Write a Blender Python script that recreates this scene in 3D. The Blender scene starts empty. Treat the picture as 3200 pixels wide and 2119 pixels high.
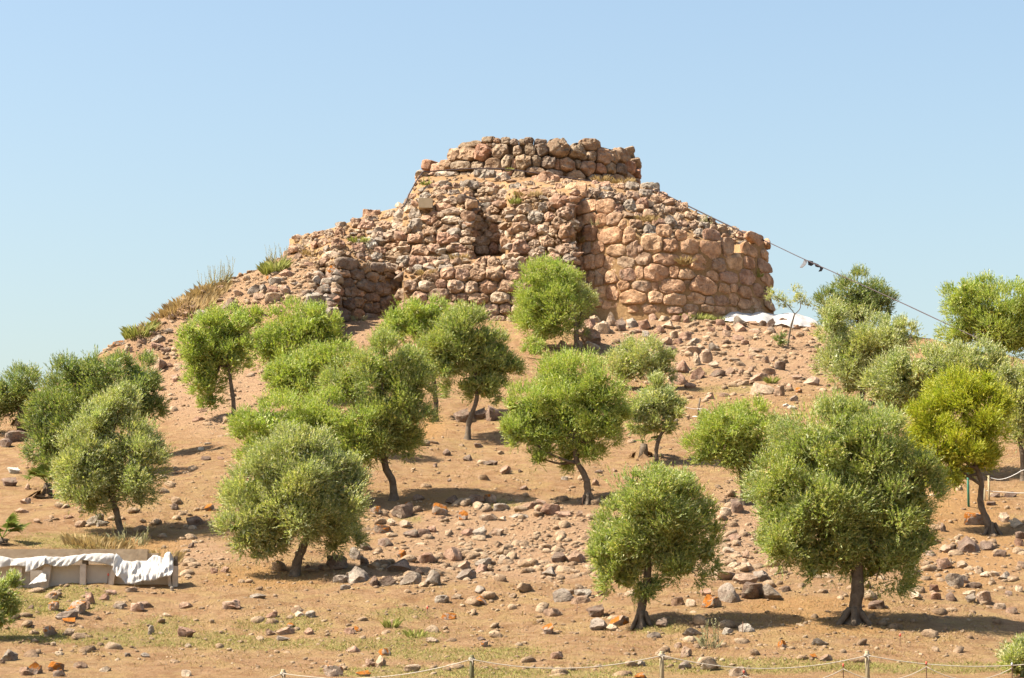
import bpy, bmesh, math, random
import numpy as np
from mathutils import Vector, Matrix, Euler, noise as mnoise

random.seed(7)
RS = np.random.RandomState(11)
SC = bpy.context.scene
COL = SC.collection

# ------------------------------------------------------------------ camera
W_, H_ = 3200.0, 2119.0
FPX, CX, CY = 7432.0, 1600.0, 1059.5
PITCH = math.atan(967.5 / FPX)
SP, CP = math.sin(PITCH), math.cos(PITCH)
cam_d = bpy.data.cameras.new('camera')
cam_d.sensor_width = 36.0
cam_d.lens = FPX / W_ * 36.0
cam_d.clip_start = 0.5
cam_d.clip_end = 9000.0
cam = bpy.data.objects.new('camera', cam_d)
cam.location = (0, 0, 0)
cam.rotation_euler = (math.pi / 2 + PITCH, 0, 0)
COL.objects.link(cam)
SC.camera = cam

# ------------------------------------------------------------------ sky, sun, exposure
SUN_EL, SUN_AZ = math.radians(52), math.radians(11)      # azimuth: from the left, a little from the camera's side
sun_vec = Vector((-math.cos(SUN_EL) * math.cos(SUN_AZ), -math.cos(SUN_EL) * math.sin(SUN_AZ), math.sin(SUN_EL)))
world = bpy.data.worlds.new('World')
SC.world = world
world.use_nodes = True
wn = world.node_tree
bgn = wn.nodes['Background']
sky = wn.nodes.new('ShaderNodeTexSky')
sky.sky_type = 'NISHITA'
sky.sun_disc = False
sky.sun_elevation = SUN_EL
sky.sun_rotation = math.atan2(sun_vec.x, sun_vec.y)
sky.altitude = 0
sky.air_density = 1.4
sky.dust_density = 2.4
sky.ozone_density = 1.8
wn.links.new(sky.outputs[0], bgn.inputs[0])
bgn.inputs[1].default_value = 0.076
sun_d = bpy.data.lights.new('sun', 'SUN')
sun_d.energy = 5.0
sun_d.angle = math.radians(0.53)
sun_d.color = (1.0, 0.92, 0.79)
sun = bpy.data.objects.new('sun', sun_d)
sun.rotation_euler = sun_vec.to_track_quat('Z', 'Y').to_euler()
sun.location = (-60, 20, 80)
COL.objects.link(sun)
SC.view_settings.view_transform = 'Standard'
SC.view_settings.look = 'None'
SC.view_settings.gamma = 1.0
SC.view_settings.use_curve_mapping = False
SC.view_settings.exposure = 1.42
SC.cycles.max_bounces = 6
SC.cycles.transparent_max_bounces = 8

# ------------------------------------------------------------------ photograph <-> world helpers
K = 3200.0 / 2368.0           # many coordinates below were read off a 2368 px wide view


def ratio(u, v):
    x = (u - CX) / FPX
    z = (CY - v) / FPX
    dy = CP - z * SP
    return x / dy, (SP + z * CP) / dy


def P(u, v, Y):
    a, b = ratio(u, v)
    return np.array((a * Y, Y, b * Y))


def project(p):
    x, y, z = p
    yc = y * CP + z * SP
    zc = -y * SP + z * CP
    return CX + FPX * x / yc, CY - FPX * zc / yc


_T = np.random.RandomState(3).rand(256, 256).astype(np.float64)


def vnoise(x, y, seed=0):
    x = np.asarray(x, float) + seed * 37.17
    y = np.asarray(y, float) + seed * 91.73
    xi = np.floor(x).astype(int)
    yi = np.floor(y).astype(int)
    fx, fy = x - xi, y - yi
    fx = fx * fx * fx * (fx * (fx * 6 - 15) + 10)
    fy = fy * fy * fy * (fy * (fy * 6 - 15) + 10)
    a = _T[xi & 255, yi & 255]
    b = _T[(xi + 1) & 255, yi & 255]
    c = _T[xi & 255, (yi + 1) & 255]
    d = _T[(xi + 1) & 255, (yi + 1) & 255]
    return ((a * (1 - fx) + b * fx) * (1 - fy) + (c * (1 - fx) + d * fx) * fy) * 2 - 1


def sstep(a, b, x):
    t = np.clip((np.asarray(x, float) - a) / (b - a), 0, 1)
    return t * t * (3 - 2 * t)


LX = [(-400, -6), (-70, -4), (-45, -1.5), (-30, 4.2), (-21.5, 9.4), (-17.6, 13.3), (-13.8, 16.7), (-10.3, 18.9), (-8.0, 20.2),
      (-6.2, 20.2), (-5.0, 15.4), (0, 15.3), (5, 15.2), (14.0, 14.9), (19.3, 13.4), (23.7, 11.8), (35, 7), (55, -1), (80, -4), (400, -6)]


def G(X, Y):
    X = np.asarray(X, float)
    Y = np.asarray(Y, float)
    Yc = np.clip(Y, 46.0, 126.0)
    v = (1568 - 976 * np.log(Yc / 46.0)) * K
    z = (CY - v) / FPX
    r = (SP + z * CP) / (CP - z * SP)
    F = r * Yc
    F = F + np.where(Y < 46, (Y - 46) * 0.03, 0)
    lm = 1 - sstep(-9.0, -8.3, X)
    F = F + 2.5 * sstep(100, 108.5, Y) * lm
    F = F - 1.2 * sstep(-9, -16, X) * sstep(60, 90, Y)
    L = np.interp(X, [p[0] for p in LX], [p[1] for p in LX])
    L = L - np.clip(Y - 128, 0, 60) * 0.35
    k = 0.6
    h = np.clip(0.5 + 0.5 * (L - F) / k, 0, 1)
    Z = L * (1 - h) + F * h - k * h * (1 - h)
    near = sstep(20, 44, Y) * (1 - sstep(150, 260, Y))
    n = 0.22 * vnoise(X / 7.0, Y / 7.0, 1) + 0.11 * vnoise(X / 2.3, Y / 2.3, 2) + 0.065 * vnoise(X / 0.9, Y / 0.9, 3) + 0.038 * vnoise(X / 0.43, Y / 0.43, 4)
    Z = Z + n * (0.25 + 0.75 * near) * (0.3 + 0.7 * sstep(45, 53, Y))
    far = sstep(170, 420, np.hypot(X, Y - 90))
    return Z * (1 - far) - 6.0 * far


_YS = np.arange(40.0, 124.0, 0.08)


def hit(u, v):
    a, b = ratio(u, v)
    g = G(a * _YS, _YS) - b * _YS
    idx = np.nonzero(g >= 0)[0]
    if len(idx) == 0:
        i = int(np.argmax(g[_YS < 112]))
        Y = _YS[i]
    else:
        i = idx[0]
        Y = _YS[i]
        if i > 0:
            t = -g[i - 1] / (g[i] - g[i - 1] + 1e-9)
            Y = _YS[i - 1] + t * 0.08
    X = a * Y
    return np.array((X, Y, float(G(X, Y))))


# ------------------------------------------------------------------ object helpers
def tag(o, label=None, cat=None, group=None, kind=None):
    if label: o['label'] = label
    if cat: o['category'] = cat
    if group: o['group'] = group
    if kind: o['kind'] = kind
    return o


def empty(name, loc):
    o = bpy.data.objects.new(name, None)
    o.empty_display_size = 0.2
    o.location = Vector([float(c) for c in loc])
    COL.objects.link(o)
    return o


def add_mesh(name, verts, faces, mat, parent=None, smooth=True, sharp=None):
    """verts in world metres; the object is put under parent without moving"""
    verts = np.asarray(verts, float)
    off = np.array(parent.location) if parent is not None else np.zeros(3)
    if parent is not None and parent.parent is not None:
        q = parent.parent
        off = off + np.array(q.location)
    me = bpy.data.meshes.new(name)
    me.from_pydata([tuple(p) for p in (verts - off)], [], faces)
    if smooth:
        me.shade_smooth()
        if sharp: me.set_sharp_from_angle(angle=math.radians(sharp))
    me.materials.append(mat)
    o = bpy.data.objects.new(name, me)
    COL.objects.link(o)
    if parent is not None: o.parent = parent
    return o


def quads_mesh(name, V, mat, parent=None, off=(0, 0, 0), nper=4):
    """V: (n,4,3) array of separate quads"""
    n = len(V)
    me = bpy.data.meshes.new(name)
    co = (V.reshape(-1, 3) - np.asarray(off)).astype(np.float32)
    me.vertices.add(n * nper)
    me.vertices.foreach_set('co', co.ravel())
    me.loops.add(n * nper)
    me.loops.foreach_set('vertex_index', np.arange(n * nper, dtype=np.int32))
    me.polygons.add(n)
    me.polygons.foreach_set('loop_start', np.arange(0, n * nper, nper, dtype=np.int32))
    me.update(calc_edges=True)
    me.materials.append(mat)
    o = bpy.data.objects.new(name, me)
    COL.objects.link(o)
    if parent is not None: o.parent = parent
    return o


def tube(V, Fc, pts, rad, n=7, wob=0.0, cap=True):
    pts = [Vector([float(c) for c in p]) for p in pts]
    base = len(V)
    m = len(pts)
    ref = Vector((0.31, 0.87, 0.38))
    for i, p in enumerate(pts):
        d = (pts[min(i + 1, m - 1)] - pts[max(i - 1, 0)]).normalized()
        a = d.cross(ref)
        if a.length < 1e-3: a = d.cross(Vector((1, 0, 0)))
        a.normalize()
        b = d.cross(a)
        r = rad[i] if hasattr(rad, '__len__') else rad
        for k in range(n):
            t = 2 * math.pi * k / n
            rr = r * (1 + wob * mnoise.noise(p * 3.1 + Vector((k * 1.7, i * 0.9, 0))))
            V.append(tuple(p + a * (math.cos(t) * rr) + b * (math.sin(t) * rr)))
    for i in range(m - 1):
        for k in range(n):
            k2 = (k + 1) % n
            Fc.append((base + i * n + k, base + i * n + k2, base + (i + 1) * n + k2, base + (i + 1) * n + k))
    if cap:
        Fc.append(tuple(base + k for k in range(n))[::-1])
        Fc.append(tuple(base + (m - 1) * n + k for k in range(n)))


def box(V, Fc, lo, hi, rot=None, org=None, jit=0.0):
    b = len(V)
    pts = [(x, y, z) for z in (lo[2], hi[2]) for y in (lo[1], hi[1]) for x in (lo[0], hi[0])]
    for p in pts:
        q = Vector(p) + Vector((random.uniform(-jit, jit), random.uniform(-jit, jit), random.uniform(-jit, jit)))
        if rot is not None:
            q = rot @ (q - org) + org
        V.append(tuple(q))
    for f in ((0, 2, 3, 1), (4, 5, 7, 6), (0, 1, 5, 4), (2, 6, 7, 3), (0, 4, 6, 2), (1, 3, 7, 5)):
        Fc.append(tuple(b + i for i in f))


def smooth_path(pts, n=6):
    """Catmull-Rom"""
    pts = [np.asarray(p, float) for p in pts]
    out = []
    for i in range(len(pts) - 1):
        p0, p1, p2, p3 = pts[max(i - 1, 0)], pts[i], pts[i + 1], pts[min(i + 2, len(pts) - 1)]
        for k in range(n):
            t = k / n
            out.append(0.5 * ((2 * p1) + (-p0 + p2) * t + (2 * p0 - 5 * p1 + 4 * p2 - p3) * t * t + (-p0 + 3 * p1 - 3 * p2 + p3) * t ** 3))
    out.append(pts[-1])
    return out


# ------------------------------------------------------------------ materials
class N:
    def __init__(s, name):
        s.m = bpy.data.materials.new(name)
        s.m.use_nodes = True
        s.t = s.m.node_tree
        s.b = s.t.nodes['Principled BSDF']
        s.out = s.t.nodes['Material Output']
        s.geo = s.t.nodes.new('ShaderNodeNewGeometry')

    def n(s, ty, **kw):
        x = s.t.nodes.new(ty)
        for k, v in kw.items(): setattr(x, k, v)
        return x

    def l(s, a, b): s.t.links.new(a, b)

    def noise(s, scale, detail=4, rough=0.6, dist=0.0, vec=None):
        x = s.n('ShaderNodeTexNoise')
        x.inputs['Scale'].default_value = scale
        x.inputs['Detail'].default_value = detail
        x.inputs['Roughness'].default_value = rough
        x.inputs['Distortion'].default_value = dist
        s.l(vec if vec is not None else s.geo.outputs['Position'], x.inputs['Vector'])
        return x.outputs['Fac']

    def ramp(s, fac, stops):
        x = s.n('ShaderNodeValToRGB')
        e = x.color_ramp.elements
        while len(e) < len(stops): e.new(0.5)
        for i, (p, c) in enumerate(stops):
            e[i].position = p
            e[i].color = (c[0], c[1], c[2], 1) if hasattr(c, '__len__') else (c, c, c, 1)
        s.l(fac, x.inputs[0])
        return x.outputs[0]

    def mix(s, fac, a, b, mode='MIX'):
        x = s.n('ShaderNodeMix', data_type='RGBA', blend_type=mode)
        for v, i in ((fac, x.inputs[0]), (a, x.inputs[6]), (b, x.inputs[7])):
            if hasattr(v, 'is_linked') or hasattr(v, 'links'):
                s.l(v, i)
            elif hasattr(v, '__len__'):
                i.default_value = (v[0], v[1], v[2], 1)
            else:
                i.default_value = v
        return x.outputs[2]

    def math(s, op, a, b=0.0, clamp=False):
        x = s.n('ShaderNodeMath', operation=op, use_clamp=clamp)
        for v, i in ((a, x.inputs[0]), (b, x.inputs[1])):
            if hasattr(v, 'links'): s.l(v, i)
            else: i.default_value = v
        return x.outputs[0]

    def bump(s, h, strength=0.4, dist=0.05):
        x = s.n('ShaderNodeBump')
        x.inputs['Strength'].default_value = strength
        x.inputs['Distance'].default_value = dist
        s.l(h, x.inputs['Height'])
        s.l(x.outputs[0], s.b.inputs['Normal'])

    def col(s, c):
        if hasattr(c, 'links'): s.l(c, s.b.inputs['Base Color'])
        else: s.b.inputs['Base Color'].default_value = (c[0], c[1], c[2], 1)

    def rough(s, r, spec=0.2):
        s.b.inputs['Roughness'].default_value = r
        s.b.inputs['Specular IOR Level'].default_value = spec


ALB = 1.02


def rock_mat(name, stops, lichen=0.0, grey=0.35, island=False):
    m = N(name)
    if island:
        rnd = m.geo.outputs['Random Per Island']
    else:
        rnd = m.n('ShaderNodeObjectInfo').outputs['Random']
    c = m.ramp(rnd, [(p, (k[0] * ALB * 0.95, k[1] * ALB * 1.01, k[2] * ALB * 1.07)) for p, k in stops])
    n1 = m.noise(2.2, 5, 0.65)
    c = m.mix(m.ramp(n1, [(0.38, 0.0), (0.62, 1.0)]), c, m.mix(1.0, c, (0.50, 0.45, 0.42), 'MULTIPLY'))
    n2 = m.noise(11, 4, 0.7)
    c = m.mix(m.ramp(n2, [(0.35, 0.0), (0.75, 0.7)]), c, m.mix(1.0, c, (1.35, 1.3, 1.25), 'MULTIPLY'))
    # pale grey crust lichen
    n3 = m.noise(4.3, 6, 0.75, 0.6)
    c = m.mix(m.math('MULTIPLY', m.ramp(n3, [(0.52, 0.0), (0.62, 1.0)]), grey), c, (0.25, 0.225, 0.17))
    # dark pits
    n4 = m.noise(19, 3, 0.7)
    c = m.mix(m.ramp(n4, [(0.32, 0.8), (0.42, 0.0)]), c, (0.05, 0.033, 0.022))
    if lichen > 0:
        n5 = m.noise(4.4, 5, 0.72, 0.5)
        sep = m.n('ShaderNodeSeparateXYZ')
        m.l(m.geo.outputs['Normal'], sep.inputs[0])
        up = m.math('MULTIPLY_ADD', sep.outputs[2], 0.10)
        f = m.math('ADD', n5, m.math('MULTIPLY', sep.outputs[2], 0.12))
        c = m.mix(m.ramp(f, [(0.56 - 0.14 * lichen, 0.0), (0.60 - 0.14 * lichen, 1.0)]), c, m.mix(m.noise(14), (0.34, 0.10, 0.014), (0.42, 0.17, 0.03)))
    m.col(c)
    m.rough(0.92, 0.12)
    m.bump(m.math('ADD', m.noise(7, 6, 0.75), m.math('MULTIPLY', n1, 0.6)), 1.0, 0.12)
    return m.m


M = {}
M['pink'] = rock_mat('pinkish_rock', [(0.0, (0.420, 0.247, 0.165)), (0.4, (0.483, 0.299, 0.200)), (0.75, (0.420, 0.273, 0.175)), (1.0, (0.493, 0.336, 0.235))], grey=0.4)
M['grey'] = rock_mat('grey_rock', [(0.0, (0.36, 0.285, 0.215)), (0.5, (0.42, 0.34, 0.26)), (1.0, (0.33, 0.25, 0.19))], grey=0.75)
M['tan'] = rock_mat('tan_rock', [(0.0, (0.546, 0.389, 0.250)), (0.5, (0.588, 0.441, 0.300)), (1.0, (0.514, 0.347, 0.230))], grey=0.4)
M['dark'] = rock_mat('dark_rock', [(0.0, (0.230, 0.157, 0.110)), (1.0, (0.310, 0.207, 0.149))], grey=0.5)
M['white'] = rock_mat('pale_rock', [(0.0, (0.66, 0.57, 0.45)), (1.0, (0.70, 0.62, 0.50))], grey=0.1)
M['lichen'] = rock_mat('orange_lichen_rock', [(0.0, (0.38, 0.28, 0.20)), (1.0, (0.43, 0.31, 0.23))], lichen=0.2, grey=0.6)
M['orange'] = rock_mat('orange_lichen_covered_rock', [(0.0, (0.38, 0.28, 0.20)), (1.0, (0.43, 0.31, 0.23))], lichen=0.42, grey=0.5)
M['rubble'] = rock_mat('rubble_stones', [(0.0, (0.400, 0.268, 0.158)), (0.3, (0.460, 0.313, 0.191)), (0.5, (0.370, 0.247, 0.149)), (0.8, (0.490, 0.348, 0.219)), (1.0, (0.430, 0.283, 0.167))], island=True, grey=0.15)
M['wall'] = rock_mat('wall_stone', [(0.0, (0.425, 0.247, 0.152)), (0.2, (0.496, 0.316, 0.194)), (0.4, (0.401, 0.270, 0.173)), (0.6, (0.531, 0.316, 0.200)), (0.8, (0.460, 0.322, 0.205)), (1.0, (0.507, 0.287, 0.189))], grey=0.35)
M['towerstone'] = rock_mat('tower_stone', [(0.0, (0.395, 0.247, 0.147)), (0.25, (0.413, 0.293, 0.184)), (0.5, (0.354, 0.259, 0.173)), (0.75, (0.454, 0.282, 0.168)), (1.0, (0.437, 0.230, 0.147))], grey=0.45)
M['bastionstone'] = rock_mat('bastion_stone', [(0.0, (0.579, 0.338, 0.194)), (0.3, (0.634, 0.404, 0.235)), (0.6, (0.551, 0.318, 0.188)), (1.0, (0.661, 0.390, 0.211))], grey=0.25)
M['pale'] = rock_mat('pale_wall_stone', [(0.0, (0.50, 0.36, 0.25)), (1.0, (0.55, 0.41, 0.29))], grey=0.35)
M['darkstone'] = rock_mat('weathered_dark_stone', [(0.0, (0.27, 0.19, 0.135)), (1.0, (0.31, 0.225, 0.165))], grey=0.55)


def earth_mat(name, a, b, c2):
    m = N(name)
    n1 = m.noise(0.9, 6, 0.65)
    c = m.ramp(n1, [(0.3, a), (0.52, b), (0.72, c2)])
    n2 = m.noise(12, 5, 0.75)
    c = m.mix(m.ramp(n2, [(0.35, 0.8), (0.6, 0.0)]), c, m.mix(1.0, c, (0.66, 0.6, 0.54), 'MULTIPLY'))
    m.col(c)
    m.rough(0.95, 0.1)
    m.bump(m.math('ADD', m.noise(6, 6, 0.75), m.math('MULTIPLY', m.noise(22, 3, 0.7), 0.5)), 0.9, 0.10)
    return m.m


M['earth'] = earth_mat('ruin_earth', (0.306, 0.180, 0.092), (0.360, 0.223, 0.114), (0.383, 0.261, 0.131))
M['mortar'] = earth_mat('old_mortar', (0.299, 0.183, 0.086), (0.361, 0.226, 0.110), (0.389, 0.256, 0.128))
M['joint'] = earth_mat('dark_joint_fill', (0.116, 0.073, 0.042), (0.150, 0.098, 0.057), (0.171, 0.112, 0.066))


def ground_mat():
    m = N('hillside_soil')
    at = m.n('ShaderNodeAttribute', attribute_name='green')
    at2 = m.n('ShaderNodeAttribute', attribute_name='litter')
    at3 = m.n('ShaderNodeAttribute', attribute_name='stony')
    n1 = m.noise(0.35, 7, 0.66)
    c = m.ramp(n1, [(0.30, (0.363, 0.218, 0.117)), (0.48, (0.417, 0.259, 0.140)), (0.62, (0.395, 0.252, 0.132)), (0.75, (0.444, 0.294, 0.164))])
    n2 = m.noise(2.3, 6, 0.72)
    c = m.mix(m.ramp(n2, [(0.38, 1.0), (0.62, 0.0)]), c, m.mix(1.0, c, (0.70, 0.62, 0.54), 'MULTIPLY'))
    # straw / dry grass cast
    n3 = m.noise(1.05, 7, 0.75, 0.5)
    c = m.mix(m.math('MULTIPLY', m.ramp(n3, [(0.47, 0.0), (0.60, 1.0)]), 0.6), c, (0.417, 0.287, 0.122))
    # pinkish stony ground
    c = m.mix(m.math('MULTIPLY', at3.outputs['Fac'], 0.75), c, m.ramp(m.noise(3.1, 5, 0.7), [(0.35, (0.380, 0.224, 0.130)), (0.65, (0.468, 0.307, 0.187))]))
    # leaf litter, rusty
    c = m.mix(m.math('MULTIPLY', at2.outputs['Fac'], 0.7), c, m.ramp(m.noise(5, 5, 0.7), [(0.3, (0.372, 0.196, 0.072)), (0.7, (0.444, 0.259, 0.109))]))
    # green patches of short grass
    gf = m.math('MULTIPLY', at.outputs['Fac'], m.ramp(m.noise(3.2, 5, 0.75), [(0.36, 0.25), (0.6, 1.0)]))
    c = m.mix(m.math('MULTIPLY', gf, 0.62), c, m.mix(m.noise(6), (0.255, 0.224, 0.067), (0.318, 0.273, 0.091)))
    # grit
    n4 = m.noise(26, 3, 0.8)
    c = m.mix(m.ramp(n4, [(0.32, 0.9), (0.45, 0.0)]), c, (0.150, 0.093, 0.049))
    n5 = m.noise(17, 3, 0.8)
    c = m.mix(m.ramp(n5, [(0.60, 0.0), (0.70, 0.6)]), c, (0.529, 0.381, 0.231))
    m.col(c)
    m.rough(0.95, 0.08)
    m.bump(m.math('ADD', m.noise(3.5, 7, 0.75), m.math('MULTIPLY', m.noise(15, 4, 0.8), 0.6)), 1.0, 0.22)
    return m.m


M['ground'] = ground_mat()


def leaf_mat(name, a, b, c_, tip):
    """a dark, b main, c_ pale side, tip straw or yellow speckle"""
    m = N(name)
    r = m.geo.outputs['Random Per Island']
    c = m.ramp(r, [(0.0, a), (0.35, b), (0.80, c_), (0.95, tip), (1.0, tip)])
    n1 = m.noise(1.3, 4, 0.6)
    c = m.mix(m.ramp(n1, [(0.35, 0.0), (0.65, 1.0)]), c, m.mix(1.0, c, (1.2, 1.06, 0.8), 'MULTIPLY'))
    # olive leaves are paler underneath
    bk = m.mix(m.math('MULTIPLY', m.geo.outputs['Backfacing'], 0.45), c, (c_[0] * 1.25, c_[1] * 1.2, c_[2] * 1.6))
    m.col(bk)
    m.rough(0.5, 0.35)
    tr = m.n('ShaderNodeBsdfTranslucent')
    m.l(m.mix(1.0, c, (1.2, 1.4, 0.6), 'MULTIPLY'), tr.inputs[0])
    mx = m.n('ShaderNodeMixShader')
    mx.inputs[0].default_value = 0.36
    m.l(m.b.outputs[0], mx.inputs[1])
    m.l(tr.outputs[0], mx.inputs[2])
    m.l(mx.outputs[0], m.out.inputs[0])
    return m.m


M['olive'] = leaf_mat('olive_leaf', (0.131, 0.174, 0.039), (0.219, 0.273, 0.067), (0.335, 0.371, 0.148), (0.511, 0.444, 0.217))
M['silver'] = leaf_mat('silvery_olive_leaf', (0.150, 0.192, 0.053), (0.248, 0.287, 0.101), (0.400, 0.418, 0.209), (0.586, 0.540, 0.313))
M['bright'] = leaf_mat('fresh_green_leaf', (0.142, 0.191, 0.029), (0.242, 0.317, 0.056), (0.349, 0.398, 0.122), (0.502, 0.457, 0.190))
M['deep'] = leaf_mat('deep_green_leaf', (0.092, 0.130, 0.032), (0.150, 0.200, 0.057), (0.243, 0.284, 0.119), (0.379, 0.337, 0.162))
M['yellow'] = leaf_mat('yellow_green_leaf', (0.153, 0.191, 0.018), (0.268, 0.316, 0.028), (0.384, 0.396, 0.051), (0.511, 0.440, 0.064))


def bark_mat(name, a, b):
    m = N(name)
    n1 = m.noise(7, 6, 0.75, 0.5)
    m.col(m.ramp(n1, [(0.3, a), (0.7, b)]))
    m.rough(0.95, 0.1)
    m.bump(m.noise(16, 6, 0.75, 0.8), 1.0, 0.04)
    return m.m


M['bark'] = bark_mat('olive_bark', (0.085, 0.06, 0.042), (0.21, 0.165, 0.12))


def flat_mat(name, a, b, scale=8, rough=0.8, spec=0.2, bump=0.2, bd=0.02, transl=None):
    m = N(name)
    n1 = m.noise(scale, 5, 0.65)
    m.col(m.ramp(n1, [(0.3, a), (0.7, b)]))
    m.rough(rough, spec)
    if bump: m.bump(m.noise(scale * 2.5, 5, 0.7), bump, bd)
    if transl:
        tr = m.n('ShaderNodeBsdfTranslucent')
        tr.inputs[0].default_value = (*transl, 1)
        mx = m.n('ShaderNodeMixShader')
        mx.inputs[0].default_value = 0.3
        m.l(m.b.outputs[0], mx.inputs[1])
        m.l(tr.outputs[0], mx.inputs[2])
        m.l(mx.outputs[0], m.out.inputs[0])
    return m.m


M['concrete'] = flat_mat('weathered_concrete', (0.335, 0.251, 0.165), (0.427, 0.335, 0.229), 2.5, 0.9, 0.1, 0.5, 0.03)
M['panel'] = flat_mat('grey_concrete_panel', (0.463, 0.394, 0.316), (0.535, 0.463, 0.379), 3, 0.9, 0.1, 0.3, 0.02)
M['timber'] = flat_mat('weathered_timber', (0.477, 0.387, 0.298), (0.595, 0.496, 0.397), 9, 0.9, 0.1, 0.4, 0.02)
M['darkwood'] = flat_mat('dark_timber', (0.11, 0.085, 0.06), (0.17, 0.13, 0.095), 9, 0.9, 0.1, 0.4, 0.02)
M['sheet'] = flat_mat('white_plastic_sheet', (0.50, 0.455, 0.40), (0.66, 0.645, 0.62), 3.5, 0.55, 0.3, 0.1, 0.02, (0.8, 0.78, 0.74))
M['rope'] = flat_mat('pale_rope', (0.348, 0.297, 0.234), (0.455, 0.405, 0.328), 40, 0.9, 0.1, 0.4, 0.005)
M['whiterope'] = flat_mat('white_rope', (0.576, 0.544, 0.496), (0.640, 0.616, 0.576), 40, 0.9, 0.1, 0.4, 0.005)
M['postgreen'] = flat_mat('green_treated_post', (0.105, 0.105, 0.053), (0.180, 0.164, 0.087), 8, 0.85, 0.15, 0.4, 0.01)
M['posttan'] = flat_mat('tan_wooden_post', (0.290, 0.234, 0.137), (0.378, 0.315, 0.202), 8, 0.85, 0.15, 0.4, 0.01)
M['rebar'] = flat_mat('rusty_rod', (0.10, 0.05, 0.03), (0.17, 0.085, 0.05), 20, 0.8, 0.3, 0.2, 0.004)
M['redcap'] = flat_mat('red_plastic_cap', (0.55, 0.10, 0.06), (0.62, 0.13, 0.08), 20, 0.5, 0.4, 0.0)
M['cable'] = flat_mat('dark_cable', (0.045, 0.03, 0.03), (0.075, 0.052, 0.05), 20, 0.6, 0.3, 0.0)
M['rag'] = flat_mat('black_rag', (0.02, 0.02, 0.025), (0.05, 0.05, 0.06), 12, 0.9, 0.1, 0.3, 0.01)
M['palerag'] = flat_mat('pale_rag', (0.42, 0.43, 0.45), (0.55, 0.56, 0.58), 12, 0.9, 0.1, 0.3, 0.01)
M['greenpaint'] = flat_mat('green_painted_stake', (0.025, 0.12, 0.075), (0.04, 0.16, 0.10), 10, 0.6, 0.3, 0.1, 0.004)
M['block'] = flat_mat('pale_concrete_block', (0.310, 0.242, 0.155), (0.360, 0.285, 0.192), 5, 0.9, 0.1, 0.2, 0.01)


def blade_mat(name, a, b, c_):
    m = N(name)
    m.col(m.ramp(m.geo.outputs['Random Per Island'], [(0.0, a), (0.5, b), (1.0, c_)]))
    m.rough(0.7, 0.2)
    tr = m.n('ShaderNodeBsdfTranslucent')
    tr.inputs[0].default_value = (b[0] * 1.2, b[1] * 1.2, b[2], 1)
    mx = m.n('ShaderNodeMixShader')
    mx.inputs[0].default_value = 0.3
    m.l(m.b.outputs[0], mx.inputs[1])
    m.l(tr.outputs[0], mx.inputs[2])
    m.l(mx.outputs[0], m.out.inputs[0])
    return m.m


M['drygrass'] = blade_mat('dry_straw_blades', (0.272, 0.177, 0.068), (0.340, 0.238, 0.102), (0.381, 0.292, 0.150))
M['greengrass'] = blade_mat('green_grass_blades', (0.211, 0.222, 0.057), (0.295, 0.271, 0.085), (0.400, 0.335, 0.133))
M['sage'] = blade_mat('sage_green_blades', (0.211, 0.212, 0.105), (0.285, 0.267, 0.143), (0.380, 0.325, 0.190))
M['weed'] = blade_mat('weed_leaves', (0.169, 0.197, 0.038), (0.264, 0.275, 0.067), (0.380, 0.345, 0.115))
M['palm'] = blade_mat('palm_leaflets', (0.068, 0.105, 0.015), (0.122, 0.153, 0.031), (0.204, 0.204, 0.054))
M['deadpalm'] = blade_mat('dead_palm_leaflets', (0.150, 0.082, 0.041), (0.231, 0.136, 0.068), (0.306, 0.204, 0.116))

# ------------------------------------------------------------------ ground
GREEN = [(150, 1385, 130, 34), (60, 1400, 80, 30), (330, 1475, 260, 22), (60, 1470, 120, 16), (650, 1445, 110, 22), (830, 1490, 190, 16), (930, 1420, 70, 16), (960, 1468, 70, 12),
         (1060, 1515, 190, 16), (1180, 1505, 70, 12), (1000, 1555, 260, 14), (1700, 1540, 340, 18), (2150, 1545, 250, 14), (560, 1490, 140, 14), (1530, 1455, 60, 14), (380, 1440, 70, 16),
         (950, 1200, 30, 10), (1150, 1165, 60, 12), (1700, 900, 90, 10), (1600, 860, 50, 10), (150, 1250, 120, 20), (230, 1262, 70, 12), (1250, 1560, 260, 12)]
LITTER = [(1870, 1405, 190, 28), (1960, 1440, 200, 30), (2150, 1180, 200, 60), (620, 1335, 140, 30), (2270, 1280, 130, 60), (330, 1260, 120, 30), (950, 990, 90, 40), (1000, 1160, 90, 30), (2200, 1330, 120, 50)]
STONY = [(1150, 1215, 320, 70), (1000, 1300, 220, 50), (1250, 1300, 200, 50), (1700, 1210, 80, 100), (1700, 1290, 130, 60), (1750, 800, 260, 110), (1500, 770, 160, 60), (500, 900, 160, 110),
         (420, 760, 200, 70), (2230, 1300, 140, 60), (450, 1280, 90, 40), (600, 660, 220, 70), (1300, 1260, 150, 80), (850, 760, 70, 40)]


def field(u, v, blobs):
    f = np.zeros_like(u)
    for (a, b, ra, rb) in blobs:
        d = ((u / K - a) / ra) ** 2 + ((v / K - b) / rb) ** 2
        f = np.maximum(f, 1 - sstep(0.35, 1.3, d))
    return f


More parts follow.
